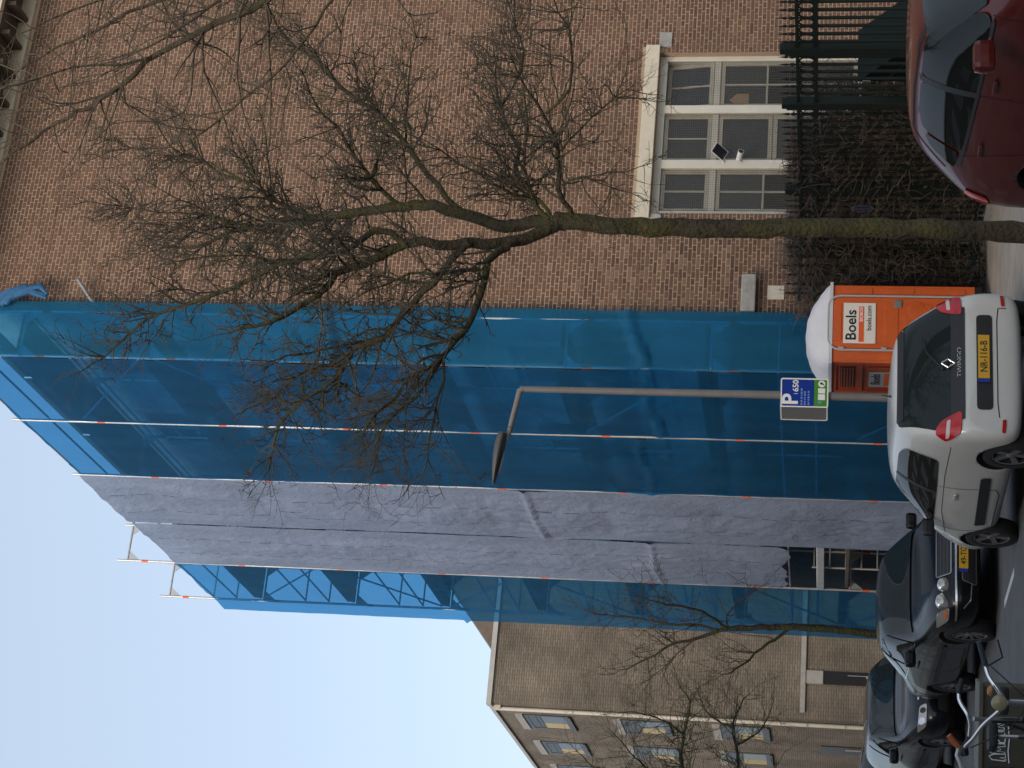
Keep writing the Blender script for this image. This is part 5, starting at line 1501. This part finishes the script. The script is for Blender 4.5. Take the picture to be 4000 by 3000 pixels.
def place(px, py, yaw, fwd_away, x_ref):
    """matrix for a car whose local x_ref lies at (px,py); yaw measured from straight-away to the left"""
    f = Vector((-math.sin(yaw), math.cos(yaw), 0)) * (1 if fwd_away else -1)
    a = math.atan2(f.y, f.x)
    o = Vector((px, py, 0)) - f * x_ref
    return Matrix.Translation(o) @ Matrix.Rotation(a, 4, 'Z')

# ---------------- white hatchback (rear towards the viewer)
st = [(0.02, .34, .60, .52, .66, .68, .63, .74, .52, .75), (0.05, .24, .76, .50, .795, .74, .76, .80, .62, .81), (0.12, .21, .80, .52, .83, .86, .79, .93, .66, .95), (0.22, .20, .81, .55, .835, .95, .79, 1.12, .645, 1.15),
      (0.36, .20, .81, .56, .84, .99, .79, 1.32, .61, 1.37), (0.47, .20, .81, .56, .84, 1.0, .79, 1.40, .60, 1.455), (0.62, .20, .81, .56, .84, 1.0, .79, 1.425, .60, 1.475), (1.35, .20, .81, .56, .845, .99, .795, 1.435, .605, 1.495), (1.95, .20, .81, .56, .845, .98, .795, 1.40, .60, 1.465), (2.15, .20, .81, .56, .845, .975, .795, 1.33, .60, 1.39),
      (2.70, .20, .81, .56, .84, .95, .785, 1.02, .69, 1.04), (2.85, .20, .81, .56, .835, .91, .775, .96, .66, .985), (3.2, .20, .79, .54, .815, .80, .73, .85, .56, .87), (3.45, .22, .75, .50, .77, .68, .67, .73, .50, .745), (3.58, .26, .66, .46, .68, .56, .60, .61, .45, .62), (3.62, .32, .55, .44, .57, .50, .52, .53, .40, .54)]
tw_ = Car('parked_car', 'white hatchback parked with its rear window and yellow plate facing the viewer', place(0.117, 19.24, R(24.46), True, 0.53), st, MATS['paint_white'], (0.53, 2.90), 0.285, 0.735, 'five', 0.045)
rear_glass = rnd_poly([(-.665, .80), (.665, .80), (.70, .98), (.60, 1.22), (.535, 1.40), (-.535, 1.40), (-.60, 1.22), (-.70, .98)], .06)
tw_.patch('rear_window', rear_glass, 'rear', MATS['car_glass_clear'], .006, .05)
tw_.patch('spoiler_shade', rnd_poly([(-.50, 1.345), (.50, 1.345), (.50, 1.405), (-.50, 1.405)], .02), 'rear', MATS['trim_black'], .010, .05)
tw_.patch('tailgate_trim', rnd_poly([(-.62, .765), (.62, .765), (.60, .895), (-.60, .895)], .02), 'rear', MATS['trim_black'], .010, .05)
for s in (1, -1):
    tl_ = tw_.patch('tail_light', rnd_poly([(s * .52, .79), (s * .755, .80), (s * .775, .93), (s * .70, 1.05), (s * .60, .99)], .05), 'rear', MATS['tail_red'], .016, .04)
    tw_.patch('reversing_lens', rnd_poly([(s * .60, .895), (s * .755, .905), (s * .755, .94), (s * .61, .93)], .012), 'rear', MATS['tail_clear'], .019, .03, tl_)
    tw_.patch('reflector', rnd_poly([(s * .62, .375), (s * .75, .385), (s * .75, .42), (s * .62, .41)], .012), 'rear', MATS['tail_red'], .010, .03)
tw_.patch('plate_recess', rnd_poly([(-.52, .50), (.52, .50), (.52, .655), (-.52, .655)], .045), 'rear', MATS['trim_black'], .006, .05)
tw_.plate('rear', .585, 'NR-116-B', y=-0.03)
tw_.line('bumper_seam', [(-.60, .44), (-.45, .455), (.45, .455), (.60, .44)], 'rear', .010)
tw_.line('bumper_seam', [(-.60, .36), (-.60, .44)], 'rear', .008)
# lozenge badge and model name on the black panel
hb, nb_ = tw_.cast('rear', 0, .90)
bdg = MB()
dz, dy = 0.068, 0.046
for i, (a, b) in enumerate([((0, dz), (dy, 0)), ((dy, 0), (0, -dz)), ((0, -dz), (-dy, 0)), ((-dy, 0), (0, dz))]):
    bdg.tube([(hb.x - .022, a[0], .925 + a[1]), (hb.x - .022, b[0], .925 + b[1])], 0.011, 6)
bdg.build('badge', MATS['chrome'], tw_.root)
hb2, _n = tw_.cast('rear', 0, .815)
text('model_name', 'TWINGO', 0.062, MATS['chrome'], tw_.root, Matrix.Translation((hb2.x - .014, 0.0, .818)) @ Matrix(((0, 0, -1, 0), (-1, 0, 0, 0), (0, 1, 0, 0), (0, 0, 0, 1))), sx=1.25)
h3, n3 = tw_.cast('top', .62, .13)
MB().tube([h3, h3 + Vector((0, 0, .03)), h3 + Vector((-.03, 0, .10))], [.016, .008, .004], 6).build('aerial', MATS['trim_black'], tw_.root)
wp, wn_ = tw_.cast('rear', .05, .96)
MB().tube([wp + wn_ * .02, wp + wn_ * .03 + Vector((.05, -.2, .16)), wp + wn_ * .03 + Vector((.09, -.40, .22))], [.014, .008, .006], 6).build('rear_wiper', MATS['trim_black'], tw_.root)
side_win = rnd_poly([(.72, .985), (1.30, .965), (2.44, .945), (2.50, .985), (2.10, 1.30), (1.85, 1.365), (.95, 1.365), (.74, 1.30)], .10)
for ax in ('L', 'R'):
    tw_.patch('side_window', side_win, ax, MATS['car_glass'], .011, .04)
    tw_.line('window_bar', [(1.60, .965), (1.50, 1.365)], ax, .07, MATS['trim_black'], .014)
    tw_.line('door_seam', [(1.42, .97), (1.40, .78), (1.36, .50), (1.42, .36), (1.60, .315), (2.50, .32), (2.60, .45), (2.62, .70), (2.56, .94)], ax, .009)
    tw_.line('shoulder_seam', [(.35, .885), (1.1, .90), (2.1, .875), (2.75, .80)], ax, .006, MATS['seam'])
    tw_.patch('rub_strip', rnd_poly([(1.05, .44), (2.42, .40), (2.42, .51), (1.05, .545)], .02), ax, MATS['trim_black'], .012, .06)
    tw_.handle(1.62, .765, ax, MATS['paint_white'])
tw_.mirror(2.36, .90, 1.00, MATS['trim_black'], 1.0)
tw_.patch('windscreen', rnd_poly([(2.08, -.56), (2.08, .56), (2.70, .66), (2.70, -.66)], .06), 'top', MATS['car_glass'], .013, .05)
for s in (1, -1):
    tw_.patch('headlamp', rnd_poly([(s * .40, .60), (s * .62, .58), (s * .68, .72), (s * .50, .70)], .05), 'front', MATS['head_glass'], .01, .05)

# ---------------- dark red hatchback in the foreground (front towards the viewer, out of frame)
st = [(0.03, .36, .60, .52, .66, .68, .64, .76, .52, .77), (0.07, .26, .77, .52, .82, .80, .78, .90, .64, .91), (0.16, .22, .81, .55, .85, .97, .79, 1.02, .68, 1.04), (0.30, .21, .82, .56, .86, 1.04, .79, 1.17, .655, 1.20),
      (0.55, .20, .82, .56, .865, 1.06, .79, 1.38, .60, 1.43), (0.72, .20, .82, .56, .865, 1.06, .79, 1.45, .585, 1.51), (1.0, .20, .82, .56, .865, 1.05, .79, 1.475, .59, 1.54), (1.7, .20, .82, .56, .865, 1.03, .79, 1.49, .595, 1.56), (2.15, .20, .82, .56, .865, 1.01, .79, 1.46, .59, 1.525), (2.4, .20, .82, .56, .865, 1.0, .79, 1.37, .595, 1.43),
      (3.0, .20, .82, .56, .86, .97, .785, 1.06, .69, 1.08), (3.15, .20, .82, .56, .855, .93, .78, 1.0, .66, 1.02), (3.5, .20, .80, .54, .83, .84, .74, .90, .56, .92), (3.78, .22, .76, .50, .78, .72, .68, .78, .50, .79), (3.92, .26, .66, .46, .68, .58, .60, .63, .45, .64), (3.97, .32, .55, .44, .57, .50, .52, .53, .40, .54)]
rd = Car('parked_car', 'dark red hatchback in the foreground, parked at the right edge', place(2.95, 13.95, R(20.5), False, 2.0), st, MATS['paint_red'], (0.72, 3.20), 0.30, 0.745, 'five', 0.05)
for ax in ('L', 'R'):
    # dark glasshouse with slim body-coloured pillars
    rd.patch('front_window', rnd_poly([(1.92, 1.055), (2.86, 1.025), (2.90, 1.06), (2.42, 1.375), (2.20, 1.435), (1.84, 1.44)], .07), ax, MATS['car_glass'], .011, .04)
    rd.patch('rear_window', rnd_poly([(1.83, 1.06), (1.76, 1.44), (1.35, 1.435), (1.10, 1.40), (.98, 1.10)], .06), ax, MATS['car_glass'], .011, .04)
    rd.patch('quarter_window', rnd_poly([(.95, 1.115), (1.05, 1.385), (.88, 1.33), (.68, 1.135)], .06), ax, MATS['car_glass'], .011, .04)
    rd.line('window_bar', [(1.875, 1.05), (1.80, 1.45)], ax, .075, MATS['trim_black'], .014)
    rd.line('sill_trim', [(.72, 1.105), (1.0, 1.085), (1.9, 1.045), (2.86, 1.010)], ax, .022, MATS['trim_black'], .014)
    rd.line('door_seam', [(1.86, 1.04), (1.88, .80), (1.84, .40), (1.92, .31)], ax, .009)
    rd.line('door_seam', [(.90, 1.09), (1.02, .85), (1.10, .60), (1.16, .36), (1.3, .31), (2.72, .31), (2.88, .50), (2.93, .80), (2.90, 1.02)], ax, .009)
    rd.line('roof_gutter', [(.62, 1.20), (.95, 1.465), (1.5, 1.485), (2.1, 1.475), (2.45, 1.40), (2.98, 1.075)], ax, .012)
    rd.handle(2.05, .935, ax, MATS['paint_red'])
    rd.handle(1.08, .965, ax, MATS['paint_red'])
    rd.patch('tail_light_side', rnd_poly([(.10, .80), (.30, .86), (.36, 1.03), (.18, 1.03)], .04), ax, MATS['tail_red'], .012, .04)
for s in (1, -1):
    rd.patch('tail_light', rnd_poly([(s * .50, .80), (s * .76, .80), (s * .77, 1.04), (s * .62, 1.02)], .05), 'rear', MATS['tail_red'], .012, .04)
    rd.patch('headlamp', rnd_poly([(s * .40, .62), (s * .66, .60), (s * .72, .78), (s * .50, .74)], .05), 'front', MATS['head_glass'], .01, .05)
rd.patch('tailgate_window', rnd_poly([(-.60, 1.07), (.60, 1.07), (.52, 1.42), (-.52, 1.42)], .06), 'rear', MATS['car_glass'], .006, .06)
rd.mirror(2.72, .95, 1.07, MATS['paint_red'], 1.15)
rd.patch('windscreen', rnd_poly([(2.30, -.57), (2.30, .57), (2.98, .68), (2.98, -.68)], .05), 'top', MATS['car_glass_clear'], .013, .05)
rd.plate('front', .42, 'TX-31-L')

# ---------------- black saloon with round headlamps
st = [(0.03, .40, .60, .55, .70, .70, .66, .76, .52, .78), (0.12, .28, .80, .56, .87, .90, .82, .95, .64, .97), (0.9, .22, .84, .60, .89, .97, .82, 1.01, .66, 1.03), (1.15, .20, .84, .60, .895, .98, .82, 1.08, .665, 1.11), (1.75, .20, .84, .60, .895, .98, .82, 1.35, .60, 1.41), (2.1, .20, .84, .60, .895, .98, .82, 1.38, .60, 1.445),
      (2.6, .20, .84, .60, .895, .97, .82, 1.375, .60, 1.44), (2.85, .20, .84, .60, .895, .96, .82, 1.32, .61, 1.375), (3.45, .20, .84, .60, .89, .93, .81, .99, .70, 1.01), (3.6, .20, .84, .60, .885, .90, .80, .955, .66, .98), (4.2, .20, .83, .58, .87, .84, .76, .90, .58, .92), (4.58, .22, .80, .54, .83, .74, .70, .81, .52, .83), (4.74, .25, .72, .50, .76, .62, .66, .69, .48, .71), (4.82, .32, .58, .46, .62, .52, .56, .57, .42, .58)]
mc = Car('parked_car', 'black saloon with round headlamps parked behind the white hatchback', place(-2.25, 23.96, R(21.8), False, 3.95), st, MATS['paint_black'], (1.12, 3.95), 0.315, 0.76, 'ten', 0.045)
for ax in ('L', 'R'):
    mc.patch('front_window', rnd_poly([(2.18, .985), (3.25, .965), (2.80, 1.30), (2.55, 1.345), (2.12, 1.35)], .05), ax, MATS['car_glass'], .011, .04)
    mc.patch('rear_window', rnd_poly([(2.10, .985), (2.04, 1.35), (1.75, 1.33), (1.38, 1.10), (1.32, 1.0)], .05), ax, MATS['car_glass'], .011, .04)
    mc.line('rub_strip', [(1.55, .60), (3.52, .58)], ax, .05, MATS['trim_black'], .012)
    mc.line('door_seam', [(2.14, .98), (2.16, .40), (2.3, .32), (3.3, .32), (3.42, .5), (3.42, .95)], ax, .009)
    mc.line('chrome_line', [(1.3, .985), (2.1, .975), (3.28, .95)], ax, .012, MATS['chrome'], .006)
    mc.handle(2.35, .86, ax, MATS['trim_black'])
mc.mirror(3.05, .94, 1.0, MATS['paint_black'], 1.1)
mc.patch('windscreen', rnd_poly([(2.80, -.57), (2.80, .57), (3.46, .69), (3.46, -.69)], .05), 'top', MATS['car_glass_clear'], .013, .05)
def disc(cy, cz, r): return [(cy + r * math.cos(2 * math.pi * i / 20), cz + r * math.sin(2 * math.pi * i / 20)) for i in range(20)]
def front_lamp(car, y, z, r):
    h, n = car.cast('front', y, z)
    mm = Matrix.Translation(h + Vector((0.0, 0, 0))) @ Matrix.Rotation(R(90), 4, 'Y')
    o = MB().lathe([(r * 1.12, -0.06), (r * 1.12, 0.012), (r * .98, 0.018)], 20, mm).build('headlamp', MATS['chrome'], car.root)
    MB().lathe([(r * .98, 0.016), (r * .6, 0.03), (0.0, 0.036)], 20, mm).build('lens', MATS['head_glass'], o)
for s in (1, -1):
    front_lamp(mc, s * .40, .665, .080)
    front_lamp(mc, s * .595, .675, .088)
    mc.patch('indicator', rnd_poly([(s * .68, .60), (s * .79, .60), (s * .80, .73), (s * .70, .74)], .03), 'front', MATS['head_glass'], .012, .04)
    mc.patch('indicator_bulb', rnd_poly([(s * .70, .62), (s * .76, .62), (s * .76, .66), (s * .70, .66)], .015), 'front', MATS['indicator'], .016, .03)
    mc.line('bumper_seam', [(s * .30, .34), (s * .60, .36), (s * .70, .44)], 'front', .012, MATS['chrome'], .004)
gl = mc.patch('grille', rnd_poly([(-.27, .60), (.27, .60), (.30, .74), (-.30, .74)], .03), 'front', MATS['trim_black'], .012, .05)
mc.line('grille_surround', rnd_poly([(-.28, .59), (.28, .59), (.31, .75), (-.31, .75)], .03), 'front', .014, MATS['alloy'], .016, True, gl)
for z in (.63, .665, .70):
    mc.line('grille_bar', [(-.27, z), (.27, z)], 'front', .006, MATS['alloy_dark'], .016, False, gl)
hst, _n = mc.cast('front', 0, .76)
mc.line('bumper_trim', [(-.80, .52), (-.35, .535), (.35, .535), (.80, .52)], 'front', .022, MATS['chrome'], .012)
ig = mc.patch('lower_grille', rnd_poly([(-.42, .30), (.42, .30), (.36, .46), (-.36, .46)], .03), 'front', MATS['trim_black'], .010, .05)
mc.line('lower_surround', rnd_poly([(-.42, .30), (.42, .30), (.36, .46), (-.36, .46)], .03), 'front', .012, MATS['alloy'], .013, True, ig)
mc.plate('front', .445, '49-TG-ZN')

# ---------------- dark estate behind it
st = [(0.03, .40, .60, .55, .70, .74, .66, .80, .52, .82), (0.12, .28, .80, .56, .86, .95, .80, 1.05, .66, 1.08), (0.45, .22, .83, .60, .875, 1.0, .80, 1.36, .62, 1.42), (0.7, .20, .83, .60, .88, 1.0, .80, 1.41, .61, 1.47), (2.3, .20, .83, .60, .88, .98, .80, 1.42, .61, 1.48), (2.65, .20, .83, .60, .88, .96, .80, 1.36, .61, 1.42),
      (3.35, .20, .83, .60, .875, .94, .80, 1.01, .70, 1.03), (3.5, .20, .83, .60, .87, .91, .79, .965, .66, .99), (4.0, .20, .82, .58, .86, .84, .75, .90, .58, .92), (4.35, .22, .78, .54, .81, .72, .69, .79, .52, .81), (4.48, .25, .70, .50, .74, .60, .64, .67, .48, .69), (4.55, .32, .58, .46, .62, .52, .56, .57, .42, .58)]
th = Car('parked_car', 'dark estate car behind the black saloon, before the grey block', place(-4.5, 28.82, R(22.27), False, 3.72), st, MATS['paint_navy'], (1.02, 3.72), 0.315, 0.75, 'seven', 0.045)
for ax in ('L', 'R'):
    th.patch('front_window', rnd_poly([(2.15, .995), (3.15, .97), (2.62, 1.34), (2.40, 1.385), (2.08, 1.39)], .05), ax, MATS['car_glass'], .011, .04)
    th.patch('rear_window', rnd_poly([(2.06, .995), (1.98, 1.39), (1.2, 1.385), (1.1, 1.01)], .05), ax, MATS['car_glass'], .011, .04)
    th.line('door_seam', [(2.10, .98), (2.12, .40), (2.25, .32), (3.1, .32), (3.2, .5), (3.2, .95)], ax, .009)
    th.line('rub_strip', [(1.45, .58), (3.25, .56)], ax, .04, MATS['trim_black'], .012)
    th.handle(2.3, .88, ax, MATS['paint_navy'])
th.mirror(2.95, .93, 1.02, MATS['paint_navy'], 1.1)
th.patch('windscreen', rnd_poly([(2.58, -.58), (2.58, .58), (3.35, .70), (3.35, -.70)], .05), 'top', MATS['car_glass_clear'], .013, .05)
for s in (1, -1):
    q = th.patch('headlamp', rnd_poly([(s * .42, .60), (s * .74, .60), (s * .78, .72), (s * .46, .70)], .04), 'front', MATS['head_glass'], .012, .04)
    th.patch('lamp_eye', disc(s * .52, .65, .04), 'front', MATS['trim_black'], .015, .03, q)
    th.patch('lamp_eye', disc(s * .66, .66, .045), 'front', MATS['chrome'], .015, .03, q)
g2 = th.patch('grille', rnd_poly([(-.32, .60), (.32, .60), (.34, .70), (-.34, .70)], .03), 'front', MATS['trim_black'], .012, .05)
th.line('grille_surround', [(-.36, .715), (.36, .715)], 'front', .02, MATS['chrome'], .014, False, g2)
th.patch('lower_grille', rnd_poly([(-.55, .30), (.55, .30), (.52, .44), (-.52, .44)], .03), 'front', MATS['trim_black'], .010, .05)
th.plate('front', .50, 'KL-48-R')
# ---------------- next car, only a corner of its roof shows
st2 = [tuple(q) for q in st]
fo = Car('parked_car', 'dark blue car at the left edge, last in the visible row', place(-6.75, 34.2, R(22.27), False, 3.72), st2, MATS['paint_blue'], (1.02, 3.72), 0.315, 0.75, 'seven', 0.045)
for ax in ('L', 'R'):
    fo.patch('side_window', rnd_poly([(1.1, 1.0), (3.15, .97), (2.62, 1.34), (2.40, 1.385), (1.2, 1.385)], .05), ax, MATS['car_glass'], .005, .08)
fo.patch('windscreen', rnd_poly([(2.58, -.58), (2.58, .58), (3.35, .70), (3.35, -.70)], .05), 'top', MATS['car_glass_clear'], .013, .05)
for s in (1, -1):
    fo.patch('headlamp', rnd_poly([(s * .42, .60), (s * .74, .60), (s * .78, .72), (s * .46, .70)], .04), 'front', MATS['head_glass'], .012, .05)
